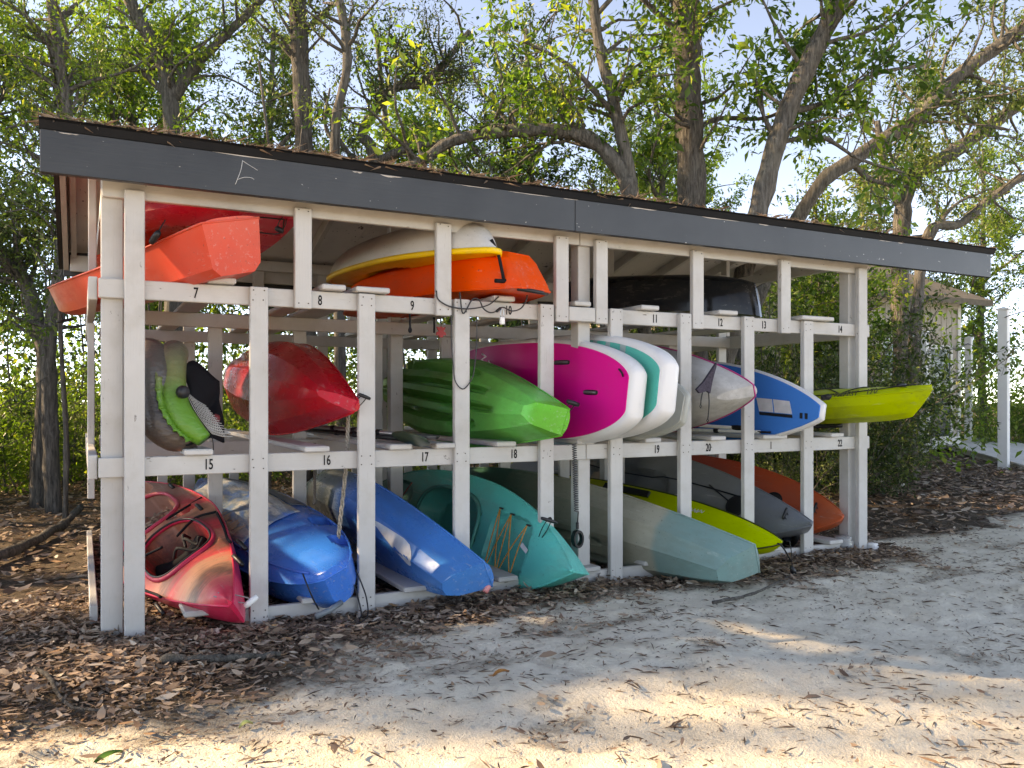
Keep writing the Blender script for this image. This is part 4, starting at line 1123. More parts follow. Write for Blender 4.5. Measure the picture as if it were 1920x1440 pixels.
lit = [scatter(60000, -3.2, 2.4, -3.4, 1.2, lambda x, y: soil(x, y) ** 1.6 * (.14 + .86 * sstep(-1.45, -.6, y)), .058, r1),
       scatter(22000, -.2, 6.2, -.75, .12, lambda x, y: soil(x, y) ** 1.3, .058, r1, .035),
       scatter(16000, -.1, 5.3, .05, 3.3, lambda x, y: .9 + 0 * x, .07, r1, .03),
       scatter(20000, -6, 5, 1.2, 10, lambda x, y: .95 + 0 * x, .10, r1, .04),
       scatter(16000, 5.2, 14, .0, 9, lambda x, y: soil(x, y), .11, r1, .04),
       scatter(9000, 8, 26, -2, 16, lambda x, y: soil(x, y), .15, r1, .04),
       scatter(30000, 1.0, 9.0, -3.6, .4, lambda x, y: np.maximum(.004, soil(x, y) ** 1.4 * .6), .045, r1, .012),
       scatter(90000, -2.6, 6.0, -3.6, 1.0, lambda x, y: np.clip(soil(x, y) * 1.1, .05, 1), .024, r1, .012),
       scatter(4000, -2.5, 3, -4.2, -2.2, lambda x, y: .35 * soil(x, y) + .08, .06, r1, .012)]
v, tr, ti = fuse(lit)
tag(leaf_object('leaf_litter', v, tr, ti, LITTER), 'dry brown oak leaves strewn over the ground', 'leaf litter', kind='stuff')
# leaves caught in the two-seat kayak's back cockpit
bpy.context.view_layer.update()
m_ = 260
lp_ = np.stack([r1.normal(-.46, .15, m_), r1.normal(.02, .085, m_), r1.uniform(.125, .165, m_)], 1)
Mw = np.array(TAN_BOAT.matrix_world)
pw = lp_ @ Mw[:3, :3].T + Mw[:3, 3]
th = r1.uniform(0, 6.28, m_)
axw = np.stack([np.cos(th), np.sin(th), r1.normal(0, .3, m_)], 1) @ Mw[:3, :3].T
nrw = np.stack([r1.normal(0, .3, m_), r1.normal(0, .3, m_), np.ones(m_)], 1) @ Mw[:3, :3].T
v, tr = leaf6(pw, axw, nrw, r1.uniform(.04, .075, m_), r1.uniform(.014, .024, m_), .4)
tag(leaf_object('cockpit_leaves', v, tr, r1.random(m_), LITTER), 'dry leaves gathered in the back cockpit of the red and tan kayak', 'leaves', kind='stuff')
# needles and twig bits
def needles(n, x0, x1, y0, y1, dens, r_, l0=.025, l1=.10, w=.0035, zf_=None, tilt=.08):
    x = r_.uniform(x0, x1, n); y = r_.uniform(y0, y1, n)
    k_ = r_.random(n) < dens(x, y); x, y = x[k_], y[k_]; m_ = len(x)
    z = (gheight(x, y) if zf_ is None else zf_(x, y)) + .003 + r_.random(m_) * .008
    th = r_.uniform(0, 2 * math.pi, m_)
    ax = np.stack([np.cos(th), np.sin(th), r_.normal(0, tilt, m_)], 1)
    v, tr = leaf_arrays(np.stack([x, y, z], 1), ax, np.tile([[0, 0, 1.0]], (m_, 1)), r_.uniform(l0, l1, m_), np.full(m_, w) * r_.uniform(.6, 1.8, m_), .6)
    return v, tr, r_.random(m_) * .75
v, tr, ti = fuse([needles(12000, -2.5, 8.5, -4.0, .4, lambda x, y: .25 + .75 * sstep(.4, .7, vnoise(x, y, 33, .3)), r1, .008, .03, .004), needles(14000, -2.5, 8.5, -4.0, .4, lambda x, y: .10 + .9 * sstep(.45, .7, vnoise(x, y * 1.8, 31, .5)) * sstep(.2, .5, vnoise(x, y, 32, .16)), r1)])
tag(leaf_object('pine_needle_litter', v, tr, ti, LITTER), 'thin dark pine needles and twig bits on the sand', 'pine needles', kind='stuff')
# needles and leaves lying on the roof edge
rz = lambda x, y: np.minimum(ZE + PITCH * (y - YE0), ZE + PITCH * (YE1 - y)) + .04
v, tr, ti = fuse([needles(5200, X0, X1, YE0 - .05, YE0 + .5, lambda x, y: .35 + .65 * sstep(3.5, .5, x), r1, .05, .16, .005, rz, .25)])
v[:, 2] += 0
tag(leaf_object('roof_needles', v, tr, ti * .5 + .42, LITTER), 'pine needles heaped along the roof edge of the rack', 'pine needles', kind='stuff')
# single leaves that stand out on the sand
def big_leaf(label, x, y, rot, L_, W_, col):
    z = float(gheight(np.array([x]), np.array([y]))[0]) + .012
    n = 8; v = []
    for i in range(n + 1):
        u = i / n; w_ = W_ / 2 * math.sin(math.pi * min(1, u * .96 + .03)) ** .8
        zz = .012 * math.sin(u * 3)
        v += [(L_ * (u - .5), -w_, zz + .008), (L_ * (u - .5), 0, zz), (L_ * (u - .5), w_, zz + .008)]
    f = [(i * 3 + j, i * 3 + j + 1, i * 3 + j + 4, i * 3 + j + 3) for i in range(n) for j in range(2)]
    o = link('fallen_leaf', mesh('fallen_leaf', v, f, True), None, simple('leaf_' + label.split()[0], col, .45, .4))
    o.location = (x, y, z); o.rotation_euler = (.05, -.05, rot)
    tag(o, label, 'leaf', 'single leaves on the sand')
big_leaf('fresh green leaf lying on the sand in the left foreground', -.11, -1.42, .5, .10, .035, (.06, .16, .02))
big_leaf('pale yellow-green leaf on the sand right of the green one', .33, -1.36, .2, .05, .028, (.42, .44, .16))
big_leaf('orange-brown leaf near the middle of the foreground sand', 1.36, -1.32, .1, .08, .032, (.42, .16, .04))
# ------------------------------------------------------------------ trees
def bark(name, c0, c1, c2, sc=5.0):
    t = NT(name)
    m_ = t.mapping((9, 9, 1.3))
    n1 = t.noise(sc, m_, 7, .7, .4)
    n2 = t.noise(1.5, None, 4)
    col = t.ramp(n1, [(.32, c0), (.5, c1), (.68, c2)])
    col = t.mix(t.math('MULTIPLY', t.ramp(n2, [(.5, 0.0), (.7, 1.0)]), .35), col, (.22, .21, .17))
    t.bump(n1, 1.0, .05)
    return t.base(col, .9, .2)
BARK_P = bark('pine_bark', (.036, .031, .027), (.105, .092, .080), (.20, .178, .155))
BARK_O = bark('oak_bark', (.040, .036, .031), (.125, .112, .098), (.235, .215, .19), 4.0)
HICK = leaf_mat('broad_green_leaves', [(0, (.04, .085, .02)), (.35, (.09, .165, .035)), (.65, (.19, .27, .05)), (.85, (.34, .36, .07)), (1, (.48, .42, .10))], .42, .55, (1.0, 1.3, .65, 1))
OAK = leaf_mat('small_oak_leaves', [(0, (.042, .066, .030)), (.4, (.095, .13, .045)), (.75, (.19, .225, .075)), (1, (.36, .34, .13))], .45, .5, (1.0, 1.3, .65, 1))
YEL = leaf_mat('yellow_green_leaves', [(0, (.06, .12, .026)), (.4, (.125, .21, .04)), (.75, (.23, .31, .06)), (1, (.42, .40, .09))], .45, .55, (1.05, 1.25, .65, 1))
DARKL = leaf_mat('dark_evergreen_leaves', [(0, (.022, .045, .016)), (.5, (.05, .085, .025)), (.85, (.10, .145, .04)), (1, (.20, .21, .06))], .38, .42, (1.0, 1.1, .5, 1))

def limb_tube(pts, r0, r1, seg, r_, n=None, rough=.06):
    n = n or max(6, int(len(pts) * 4))
    P = np.array(curve_pts(pts, n))
    rr = np.linspace(r0, r1, n) * (1 + r_.normal(0, rough, n))
    v, f = tube([tuple(p) for p in P], list(rr), seg)
    if seg >= 9:
        v = [p + Vector(r_.normal(0, r0 * .05, 3)) for p in v]
    return P, v, f

DENS = 1.25
def make_tree(name, label, limbs, leafm, barkm, seed, per_m=5.0, bl=(.7, 1.7), u0=.35, leaf=(.06, .4), tw=7, lpt=12, up=.35, group='trees around the rack', bias=(0, 0, 0), cluster=.16, skip=(), zmin=-9, tint_shift=0.0):
    r_ = np.random.default_rng(seed)
    base = np.array(limbs[0][0][0], float)
    root = empty(name, tuple(base)); tag(root, label, 'tree', group)
    loc = lambda v: [Vector(p) - Vector(base) for p in v]
    LV, LT, LI, o = [], [], [], 0
    bparts = []
    for i, (pts, ra, rb_) in enumerate(limbs):
        P, v, f = limb_tube(pts, ra, rb_, 14 if ra > .07 else 9, r_, n=max(10, len(pts) * 6))
        link('trunk' if i == 0 else 'limb', mesh('trunk', loc(v), f, True), root, barkm)
        if i in skip: continue
        seg = np.linalg.norm(np.diff(P, axis=0), axis=1); tot = seg.sum()
        nb = int(tot * (1 - u0 if i == 0 else .9) * per_m * DENS)
        for _ in range(nb):
            u = r_.uniform(u0 if i == 0 else .1, 1) ** .85
            k = min(len(P) - 2, int(u * (len(P) - 1)))
            p = P[k]; tdir = P[k + 1] - P[k]; tdir /= np.linalg.norm(tdir) + 1e-9
            if p[2] < zmin: continue
            d = r_.normal(0, 1, 3); d -= tdir * d.dot(tdir) * .7; d /= np.linalg.norm(d) + 1e-9
            d = d + np.array([0, 0, up]) + tdir * .35 + np.array(bias); d /= np.linalg.norm(d)
            L_ = r_.uniform(*bl)
            q = [p]
            dd = d.copy()
            for s_ in range(6):
                dd = dd + r_.normal(0, .22, 3) + np.array([0, 0, .03]); dd /= np.linalg.norm(dd)
                q.append(q[-1] + dd * L_ / 6)
            q = np.array(q)
            bparts.append(tube([tuple(a) for a in q], list(np.linspace(max(.008, min(rb_ * .6, .028)), .004, 7)), 5, caps=False))
            # twigs with leaves
            us = r_.uniform(.25, 1.0, tw)
            st = np.array([q[min(5, int(a * 6))] + (q[min(6, int(a * 6) + 1)] - q[min(5, int(a * 6))]) * ((a * 6) % 1) for a in us])
            td = r_.normal(0, 1, (tw, 3)) * .8 + dd * .6 + np.array([0, 0, .15]); td /= np.linalg.norm(td, axis=1, keepdims=True)
            tl = r_.uniform(.18, .45, tw)
            for a in range(0, tw, 2):
                e = st[a] + td[a] * tl[a]
                bparts.append(tube([tuple(st[a]), tuple((st[a] + e) / 2 + r_.normal(0, .02, 3)), tuple(e)], [.004, .003, .0018], 3, caps=False))
            w_ = np.repeat(np.arange(tw), int(lpt * 1.5))
            lu = r_.uniform(.1, 1.05, len(w_))
            pos = st[w_] + td[w_] * (tl[w_] * lu)[:, None] + r_.normal(0, cluster * .35, (len(w_), 3))
            ax = td[w_] * .6 + r_.normal(0, .75, (len(w_), 3)) + np.array([0, 0, -.25])
            nr = r_.normal(0, .6, (len(w_), 3)) + np.array([0, 0, 1.0])
            ll = leaf[0] * 1.1 * np.clip(np.exp(r_.normal(-.1, .33, len(w_))), .4, 1.7); ww = ll * leaf[1] * r_.uniform(.8, 1.2, len(w_))
            v_, t_ = leaf_arrays(pos, ax, nr, ll, ww)
            LV.append(v_); LT.append(t_ + o); o += len(v_)
            LI.append(np.clip(r_.normal(.4 + tint_shift + r_.normal(0, .14), .2, len(w_)), 0, 1))
    if bparts:
        V_, F_ = merge(bparts)
        link('branches', mesh('branches', loc(V_), F_, True), root, barkm)
    if LV:
        leaf_object('crown', np.concatenate(LV) - base, np.concatenate(LT), np.concatenate(LI), leafm, root)
    return root

make_tree('pine_tree', 'straight slim pine trunk rising behind the left part of the roof', [([(2.45, 6.64, -.1), (2.45, 6.64, 2), (2.44, 6.65, 4.5), (2.39, 6.67, 5.78), (2.35, 6.69, 6.8), (2.3, 6.72, 9.5)], .125, .105), ([(2.36, 6.68, 6.0), (2.75, 6.5, 6.4), (3.3, 6.2, 6.9), (4.0, 6.0, 7.6)], .035, .015)],
          OAK, BARK_P, 101, 3.2, (.6, 1.3), .45, (.055, .38), 7, 12)
make_tree('oak_tree', 'thick vine-covered trunk behind the right half of the roof', [([(6.08, 3.06, -.1), (6.06, 3.07, 1.5), (6.03, 3.08, 3.37), (5.99, 3.1, 4.84), (5.97, 3.12, 5.76), (5.94, 3.13, 8.5)], .165, .14), ([(6.02, 3.1, 4.2), (6.5, 3.2, 4.5), (7.1, 3.0, 4.55), (7.6, 2.9, 4.85)], .035, .015), ([(5.98, 3.1, 5.3), (5.4, 3.3, 5.8), (4.8, 3.4, 6.4)], .04, .015)],
          HICK, BARK_P, 102, 4.4, (.5, 1.4), .38, (.085, .40), 7, 9, tint_shift=.05)
make_tree('leaning_tree', 'leaning trunk slanting up to the right behind the roof', [([(5.75, 2.66, -.1), (5.95, 2.56, 1.2), (6.34, 2.36, 3.19), (6.65, 2.2, 4.36), (7.06, 1.99, 5.34), (7.47, 1.77, 6.39), (8.1, 1.5, 8)], .115, .095), ([(6.5, 2.28, 3.95), (7.0, 2.1, 4.05), (7.5, 2.0, 3.85), (8.1, 1.9, 3.75)], .03, .012), ([(6.6, 2.2, 4.3), (7.2, 2.3, 4.5), (7.9, 2.1, 4.9), (8.6, 2.0, 5.1)], .04, .015)],
          HICK, BARK_O, 103, 5.2, (.6, 1.6), .36, (.095, .42), 7, 9, tint_shift=-.03)
make_tree('oak_tree', 'tree with a long horizontal limb reaching left over the roof', [([(5.28, 2.95, -.1), (5.28, 2.93, 1.5), (5.13, 2.99, 3.37), (4.97, 3.09, 4.36), (4.79, 3.17, 5.17), (4.69, 3.22, 6.5)], .085, .045), ([(5.12, 3.0, 3.35), (5.05, 3.03, 3.6), (4.79, 3.17, 3.95), (4.43, 3.35, 4.09), (3.82, 3.68, 4.08), (3.4, 3.89, 3.98), (3.09, 4.05, 3.77), (2.9, 4.2, 3.7)], .10, .04), ([(4.95, 3.1, 4.3), (4.4, 3.1, 4.7), (3.9, 3.2, 4.9)], .035, .012)],
          HICK, BARK_O, 104, 6.5, (.5, 1.4), .5, (.08, .42), 7, 9, tint_shift=.1)
make_tree('oak_tree', 'slender curving trunk just right of the pine', [([(2.6, 5.44, -.1), (2.58, 5.45, 2.2), (2.53, 5.47, 4.32), (2.66, 5.41, 5.16), (2.62, 5.44, 5.81), (2.37, 5.55, 6.9)], .07, .05), ([(2.54, 5.46, 4.25), (2.42, 5.5, 4.5), (2.45, 5.4, 4.9)], .03, .012)],
          OAK, BARK_O, 105, 4.5, (.5, 1.2), .6, (.05, .38), 7, 12)
make_tree('oak_tree', 'spreading oak with forked grey limbs at the upper left', [([(1.03, 8.51, -.1), (1.0, 8.52, 2.6), (.96, 8.54, 5.4), (.75, 8.65, 6.28), (.44, 8.81, 6.97), (.2, 8.9, 8.2)], .14, .07), ([(.96, 8.54, 5.5), (1.3, 8.37, 6.04), (1.85, 8.08, 6.66), (2.5, 7.8, 7.4)], .09, .04), ([(.9, 8.56, 5.6), (.48, 8.79, 6.0), (.1, 8.99, 5.95), (-.2, 9.1, 5.5), (-.5, 9.2, 5.45)], .05, .02), ([(1.0, 8.5, 4.4), (1.7, 8.3, 4.75), (2.2, 8.1, 4.7), (2.7, 8.0, 5.3)], .06, .02)],
          YEL, BARK_O, 106, 5.2, (.7, 1.7), .3, (.065, .42), 8, 13)
make_tree('oak_tree', 'gnarled oak limb twisting in the gap left of the horizontal branch', [([(3.6, 7.25, -.1), (3.62, 7.2, 2.5), (3.57, 7.19, 4.65), (3.43, 7.26, 5.04), (3.81, 7.06, 5.66), (4.26, 6.83, 5.81), (4.8, 6.5, 6.5)], .10, .04), ([(3.57, 7.19, 4.6), (4.1, 6.9, 4.85), (4.7, 6.6, 4.92), (5.4, 6.3, 5.2)], .07, .03), ([(3.55, 7.2, 4.4), (3.1, 7.3, 4.9), (2.9, 7.4, 5.6)], .05, .02)],
          DARKL, BARK_O, 107, 6.0, (.5, 1.2), .45, (.055, .36), 8, 13, tint_shift=.1)
make_tree('oak_tree', 'forked oak with sunlit limbs beyond the right end of the roof', [([(12.13, 4.99, -.1), (12.13, 4.99, 2), (12.13, 4.99, 4.06), (12.33, 4.88, 4.96), (12.85, 4.61, 5.32), (13.41, 4.32, 5.77), (13.97, 4.03, 6.23), (14.8, 3.6, 7.0)], .15, .09), ([(12.2, 4.95, 4.3), (11.9, 5.1, 5.0), (11.8, 5.2, 5.9)], .10, .05), ([(12.3, 4.9, 3.9), (12.5, 4.7, 4.0), (12.9, 4.6, 4.6)], .05, .02)],
          OAK, BARK_O, 108, 5.0, (.8, 1.9), .3, (.075, .4), 8, 12, tint_shift=.12)
make_tree('oak_tree', 'dark oak with a long limb rising to the upper right corner', [([(8.0, 4.6, -.1), (8.05, 4.3, 2.2), (8.42, 3.53, 3.86), (8.92, 3.27, 4.36), (9.68, 2.88, 4.93), (10.18, 2.62, 5.49), (10.94, 2.22, 6.13), (12.0, 1.7, 7.1)], .10, .085), ([(8.9, 3.3, 4.35), (9.3, 3.3, 4.15), (9.9, 3.2, 4.1)], .05, .02), ([(10.0, 2.7, 5.3), (10.4, 2.6, 4.9), (10.9, 2.4, 4.8)], .04, .015)],
          OAK, BARK_O, 109, 5.5, (.6, 1.6), .42, (.07, .40), 8, 10, tint_shift=.1)
make_tree('oak_tree', 'low oak with crooked bare limbs at the far right', [([(10.5, 3.6, -.1), (10.55, 3.55, 2.2), (10.71, 3.47, 3.57), (11.12, 3.25, 3.72), (11.54, 3.04, 4.11), (12.1, 2.75, 4.5), (12.9, 2.4, 4.9)], .09, .035), ([(10.65, 3.5, 3.3), (11.0, 3.3, 3.95), (11.4, 3.0, 4.2)], .035, .012)],
          YEL, BARK_O, 110, 4.0, (.5, 1.2), .55, (.06, .4), 7, 10)
# left woodland edge
make_tree('oak_tree', 'leaning forked trunk at the left edge behind the leaf litter', [([(-.62, 5.97, -.1), (-.54, 5.94, 1.45), (-.67, 6.01, 2.26), (-.87, 6.12, 2.67), (-1.3, 6.3, 3.1), (-2.2, 6.6, 4.2)], .085, .06), ([(-.56, 5.95, 1.5), (-.42, 5.9, 2.4), (-.35, 5.9, 3.6), (-.5, 5.8, 5.2)], .07, .03)],
          OAK, BARK_O, 111, 7.0, (.5, 1.3), .35, (.055, .38), 8, 13, tint_shift=.05)
make_tree('oak_tree', 'rough double trunk near the left edge of the photo', [([(-.44, 5.33, -.1), (-.48, 5.35, 1.16), (-.47, 5.34, 1.87), (-.35, 5.28, 2.81), (-.3, 5.25, 3.9), (-.5, 5.3, 5.5)], .08, .045)],
          YEL, BARK_O, 112, 8.0, (.4, 1.2), .3, (.05, .38), 8, 13, tint_shift=.12)
make_tree('sapling', 'thin wavy sapling stem beside the left end of the rack', [([(-.32, 4.14, -.1), (-.31, 4.13, .82), (-.34, 4.15, 1.4), (-.36, 4.16, 2.08), (-.33, 4.14, 2.76), (-.5, 4.2, 3.8)], .026, .014)],
          OAK, BARK_O, 113, 6.0, (.3, .7), .5, (.05, .38), 5, 10)
# trees added beyond the left edge so that their crowns shade the yard
make_tree('oak_tree', 'broad oak added out of view at the left for its shade', [([(-5.2, 4.9, -.1), (-5.2, 4.9, 2.5), (-5.0, 4.9, 4.5), (-4.8, 4.9, 6.5)], .2, .08), ([(-5.1, 4.9, 3.2), (-4.2, 4.6, 3.9), (-3.4, 4.2, 4.4)], .1, .03), ([(-5.1, 4.9, 2.8), (-4.4, 5.4, 3.4), (-3.6, 5.8, 3.9)], .08, .03)],
          OAK, BARK_O, 114, 5.0, (.6, 1.3), .3, (.10, .5), 8, 10)
make_tree('oak_tree', 'dense oak added beyond the left edge for its shade', [([(-4.6, 7.2, -.1), (-4.6, 7.1, 2.5), (-4.3, 7.0, 4.8), (-4.0, 6.9, 7.0)], .18, .07), ([(-4.5, 7.1, 2.6), (-3.4, 6.9, 3.2), (-2.4, 6.6, 3.6)], .09, .03), ([(-4.5, 7.1, 3.4), (-3.6, 8.0, 4.4), (-2.8, 8.9, 5.4)], .09, .03), ([(-4.4, 7.1, 4.0), (-3.2, 7.2, 5.0), (-2.0, 7.4, 5.8)], .09, .03)],
          OAK, BARK_O, 115, 7.0, (.8, 1.8), .25, (.10, .5), 8, 10)

make_tree('pine_tree', 'tall pine added out of view to cast a stripe of shade', [([(-9.0, 5.0, -.1), (-9.0, 5.0, 4), (-8.95, 5.0, 8), (-8.9, 5.0, 11)], .13, .08)], OAK, BARK_P, 116, 5.0, (.8, 1.6), .62, (.10, .3), 8, 10)  # unseen, added so its trunk throws a shadow stripe on the sand
make_tree('oak_tree', 'full-crowned oak added out of view to hold sun off the yard', [([(-6.6, 4.3, -.1), (-6.6, 4.3, 2.5), (-6.5, 4.25, 5.0), (-6.5, 4.2, 8.0)], .18, .07), ([(-6.5, 4.3, 2.6), (-6.2, 4.0, 3.6), (-6.0, 3.8, 4.6)], .08, .03), ([(-6.5, 4.3, 3.4), (-6.8, 4.7, 4.6), (-7.0, 5.0, 5.8)], .08, .03)], OAK, BARK_O, 117, 3.6, (.6, 1.1), .26, (.12, .5), 8, 11)  # unseen crown added to keep sun patches small
make_tree('young_tree', 'leafy understorey tree in front of the house corner', [([(9.9, 4.9, -.1), (9.9, 4.9, 1.2), (10.0, 4.8, 2.6), (9.9, 4.8, 4.2)], .05, .02), ([(9.95, 4.85, 1.6), (10.5, 4.6, 2.3), (11.1, 4.4, 2.9)], .03, .012), ([(9.95, 4.85, 1.9), (9.3, 4.7, 2.6), (8.7, 4.6, 3.1)], .03, .012)], HICK, BARK_O, 118, 11.0, (.4, 1.0), .3, (.08, .4), 7, 10)
# ------------------------------------------------------------------ backdrop trees and shrubs (prototypes copied)
def copy_tree(o, parent=None):
    c = o.copy(); COL.objects.link(c); c.parent = parent
    for ch in [q for q in bpy.data.objects if q.parent == o]: copy_tree(ch, c)
    return c
bg_protos = []
for i, (lm, sd) in enumerate(((YEL, 201), (OAK, 202), (DARKL, 203))):
    rr = np.random.default_rng(sd)
    limbs = [([(0, 0, -.1), (.1, .05, 2.0), (-.05 + .2 * i, .1, 4.2), (.1, 0, 6.5), (.3 * i - .3, .1, 9.0)], .13, .05)]
    for a in range(5):
        th = a * 1.26 + i; z0 = 2.2 + a * .9
        limbs.append(([(0, 0, z0), (math.cos(th) * .9, math.sin(th) * .9, z0 + .5), (math.cos(th + .3) * 1.8, math.sin(th + .3) * 1.8, z0 + 1.3)], .05, .02))
    bg_protos.append(make_tree('backdrop_tree', 'woodland tree', limbs, lm, BARK_O, sd, 6.5, (.7, 1.7), .2, (.095, .48), 8, 11, group='woodland trees behind the rack', tint_shift=.05))
spots = [(-1.6, 11.5, .9, 0), (.6, 13.2, 1.0, 0), (3.0, 11.8, .85, 1), (5.4, 12.0, .95, 0), (7.6, 9.6, .85, 2), (9.8, 8.6, .8, 0), (14.0, 15.5, .95, 1), (17.0, 16.0, 1.0, 0), (20.5, 12.0, .9, 1), (24.5, 11.5, 1.0, 0), (8.6, 16.0, 1.0, 1), (-3.4, 14.5, 1.0, 2), (1.6, 17.5, 1.1, 1), (12.0, 19, 1.1, 0), (18.5, 20, 1.1, 2), (27, 18, 1.1, 1)]
where = ['far left', 'left', 'left centre', 'centre', 'centre right', 'right of centre', 'right', 'far right', 'right edge', 'outer right', 'deep centre', 'deep left', 'deep left centre', 'deep right of centre', 'deep right', 'deep outer right']
used = set()
for (x, y, s_, p), wh in zip(spots, where):
    o = bg_protos[p] if p not in used else copy_tree(bg_protos[p])
    used.add(p)
    o.location = (x, y, 0); o.rotation_euler = (0, 0, rnd.uniform(0, 6.28)); o.scale = (s_, s_, s_ * rnd.uniform(.9, 1.1))
    o['label'] = ('yellow-green', 'grey-green', 'dark green')[p] + ' leafy woodland tree in the backdrop, ' + wh
# shrubs
def make_shrub(name, label, seed, h, w, lm, leaf, n_st=16, lp=26, group='shrubs behind the rack', stem_r=.008):
    r_ = np.random.default_rng(seed)
    root = empty(name); tag(root, label, 'shrub', group)
    st, LV, LT, LI, o = [], [], [], [], 0
    for _ in range(n_st):
        th = r_.uniform(0, 6.28); rr = r_.uniform(0, w * .35)
        p = np.array([math.cos(th) * rr, math.sin(th) * rr, -.05]); d = np.array([math.cos(th) * .45, math.sin(th) * .45, 1.0]) + r_.normal(0, .25, 3)
        d[2] = abs(d[2]); d /= np.linalg.norm(d); L_ = h * r_.uniform(.55, 1.1); q = [p]
        for s_ in range(7):
            d = d + r_.normal(0, .16, 3); d /= np.linalg.norm(d); q.append(q[-1] + d * L_ / 7)
        q = np.array(q); st.append(tube([tuple(a) for a in q], list(np.linspace(stem_r, .003, 8)), 5, caps=False))
        for k in range(1, 8):
            for _t in range(3):
                td = r_.normal(0, 1, 3) * .9 + np.array([0, 0, .35]); td /= np.linalg.norm(td); tl = r_.uniform(.15, .45)
                e = q[k] + td * tl
                st.append(tube([tuple(q[k]), tuple(e)], [.003, .0015], 3, caps=False))
                m_ = lp // 2
                lu = r_.uniform(.1, 1.05, m_)
                pos = q[k] + td * (tl * lu)[:, None] + r_.normal(0, .045, (m_, 3))
                ax = td * .6 + r_.normal(0, .7, (m_, 3)); nr = r_.normal(0, .6, (m_, 3)) + np.array([0, 0, 1.])
                ll = leaf[0] * r_.uniform(.6, 1.25, m_)
                v_, t_ = leaf_arrays(pos, ax, nr, ll, ll * leaf[1]); LV.append(v_); LT.append(t_ + o); o += len(v_)
                LI.append(np.clip(r_.normal(.45 + r_.normal(0, .12), .2, m_), 0, 1))
    link('stems', mesh('stems', *merge(st), True), root, BARK_O)
    leaf_object('foliage', np.concatenate(LV), np.concatenate(LT), np.concatenate(LI), lm, root)
    return root
sh = [make_shrub('shrub', 'shrub', 301, 2.0, 1.6, YEL, (.075, .45)), make_shrub('shrub', 'shrub', 302, 2.6, 1.5, OAK, (.065, .36), 18), make_shrub('shrub', 'shrub', 303, 2.4, 1.8, DARKL, (.075, .40), 22, 30)]
sp = [(-1.3, 7.4, 1.0, 0, 'yellow-green shrub in the undergrowth at the left edge'), (-.35, 8.4, 1.0, 0, 'yellow-green shrub between the left trunks'), (.35, 7.2, .8, 1, 'slim leafy shrub behind the left end of the rack'), (1.2, 6.6, .75, 0, 'yellow-green shrub seen through the bay above number 15'),
      (2.1, 7.6, .9, 1, 'leafy shrub seen behind the deep red kayak'), (3.0, 6.2, .75, 1, 'thin leafy shrub seen through bays 16 and 17'), (4.2, 6.9, .9, 0, 'yellow-green shrub behind the middle of the rack'), (5.4, 5.8, .8, 1, 'leafy shrub behind the pink paddle board'),
      (6.9, 5.0, .95, 2, 'dark shrub behind the right bays of the rack'), (7.6, 3.9, 1.0, 2, 'dense dark shrub seen through the bay above number 22'), (8.5, 3.4, 1.1, 2, 'dense dark shrub just right of the end post'), (9.0, 4.6, 1.1, 1, 'tall leafy shrub in front of the house wall'), (9.3, 4.1, 1.0, 2, 'dark shrub between the rack and the boardwalk'),
      (7.0, 2.6, .7, 1, 'low leafy shrub at the foot of the end post'), (8.0, 2.5, .62, 2, 'low dark shrub under the yellow-green bow'), (-2.1, 6.2, 1.0, 2, 'dark shrub outside the left edge'), (-.7, 9.8, 1.2, 0, 'tall yellow-green shrub deep in the left undergrowth'), (6.2, 7.6, 1.0, 0, 'yellow-green shrub deep behind the right bays'),
      (9.7, 5.6, 1.35, 2, 'tall dark shrub against the house siding'), (10.3, 5.9, 1.25, 1, 'tall leafy shrub left of the boardwalk'), (8.1, 5.2, 1.3, 1, 'tall leafy shrub behind the end of the roof'), (11.6, 6.6, 1.2, 1, 'leafy shrub in front of the house windows'), (20.6, 8.5, .75, 0, 'bright yellow shrub right of the second white post'), (22.0, 8.3, .8, 0, 'bright yellow shrub at the right edge'), (22.5, 12.2, .9, 0, 'yellow-green shrub behind the leaning fence')]
used = set()
for (x, y, s_, p, lab) in sp:
    o = sh[p] if p not in used else copy_tree(sh[p]); used.add(p)
    o.location = (x, y, 0); o.rotation_euler = (0, 0, rnd.uniform(0, 6.28)); o.scale = (s_ * 1.05, s_ * 1.05, s_); o['label'] = lab
# bare thin saplings in the undergrowth
r2 = np.random.default_rng(77)
proto = None
for k in range(26):
    if k < 13: x, y = r2.uniform(-1.6, 1.4), r2.uniform(5.8, 10)
    else: x, y = r2.uniform(1.4, 7), r2.uniform(4.6, 9)
    if proto is None:
        P, v, f = limb_tube([(0, 0, -.1), (.05, .02, .9), (-.04, .06, 2.0), (.08, 0, 3.2), (.02, .1, 4.6)], .022, .008, 7, r2, 16)
        proto = link('sapling', mesh('sapling', v, f, True), None, BARK_O); o = proto
    else:
        o = proto.copy(); COL.objects.link(o)
    tag(o, 'bare thin sapling stem in the undergrowth behind the rack', 'sapling', 'bare saplings in the undergrowth')
    o.location = (x, y, 0); o.rotation_euler = (r2.normal(0, .06), r2.normal(0, .06), r2.uniform(0, 6.28)); o.scale = (r2.uniform(.7, 1.7),) * 2 + (r2.uniform(.6, 1.1),)

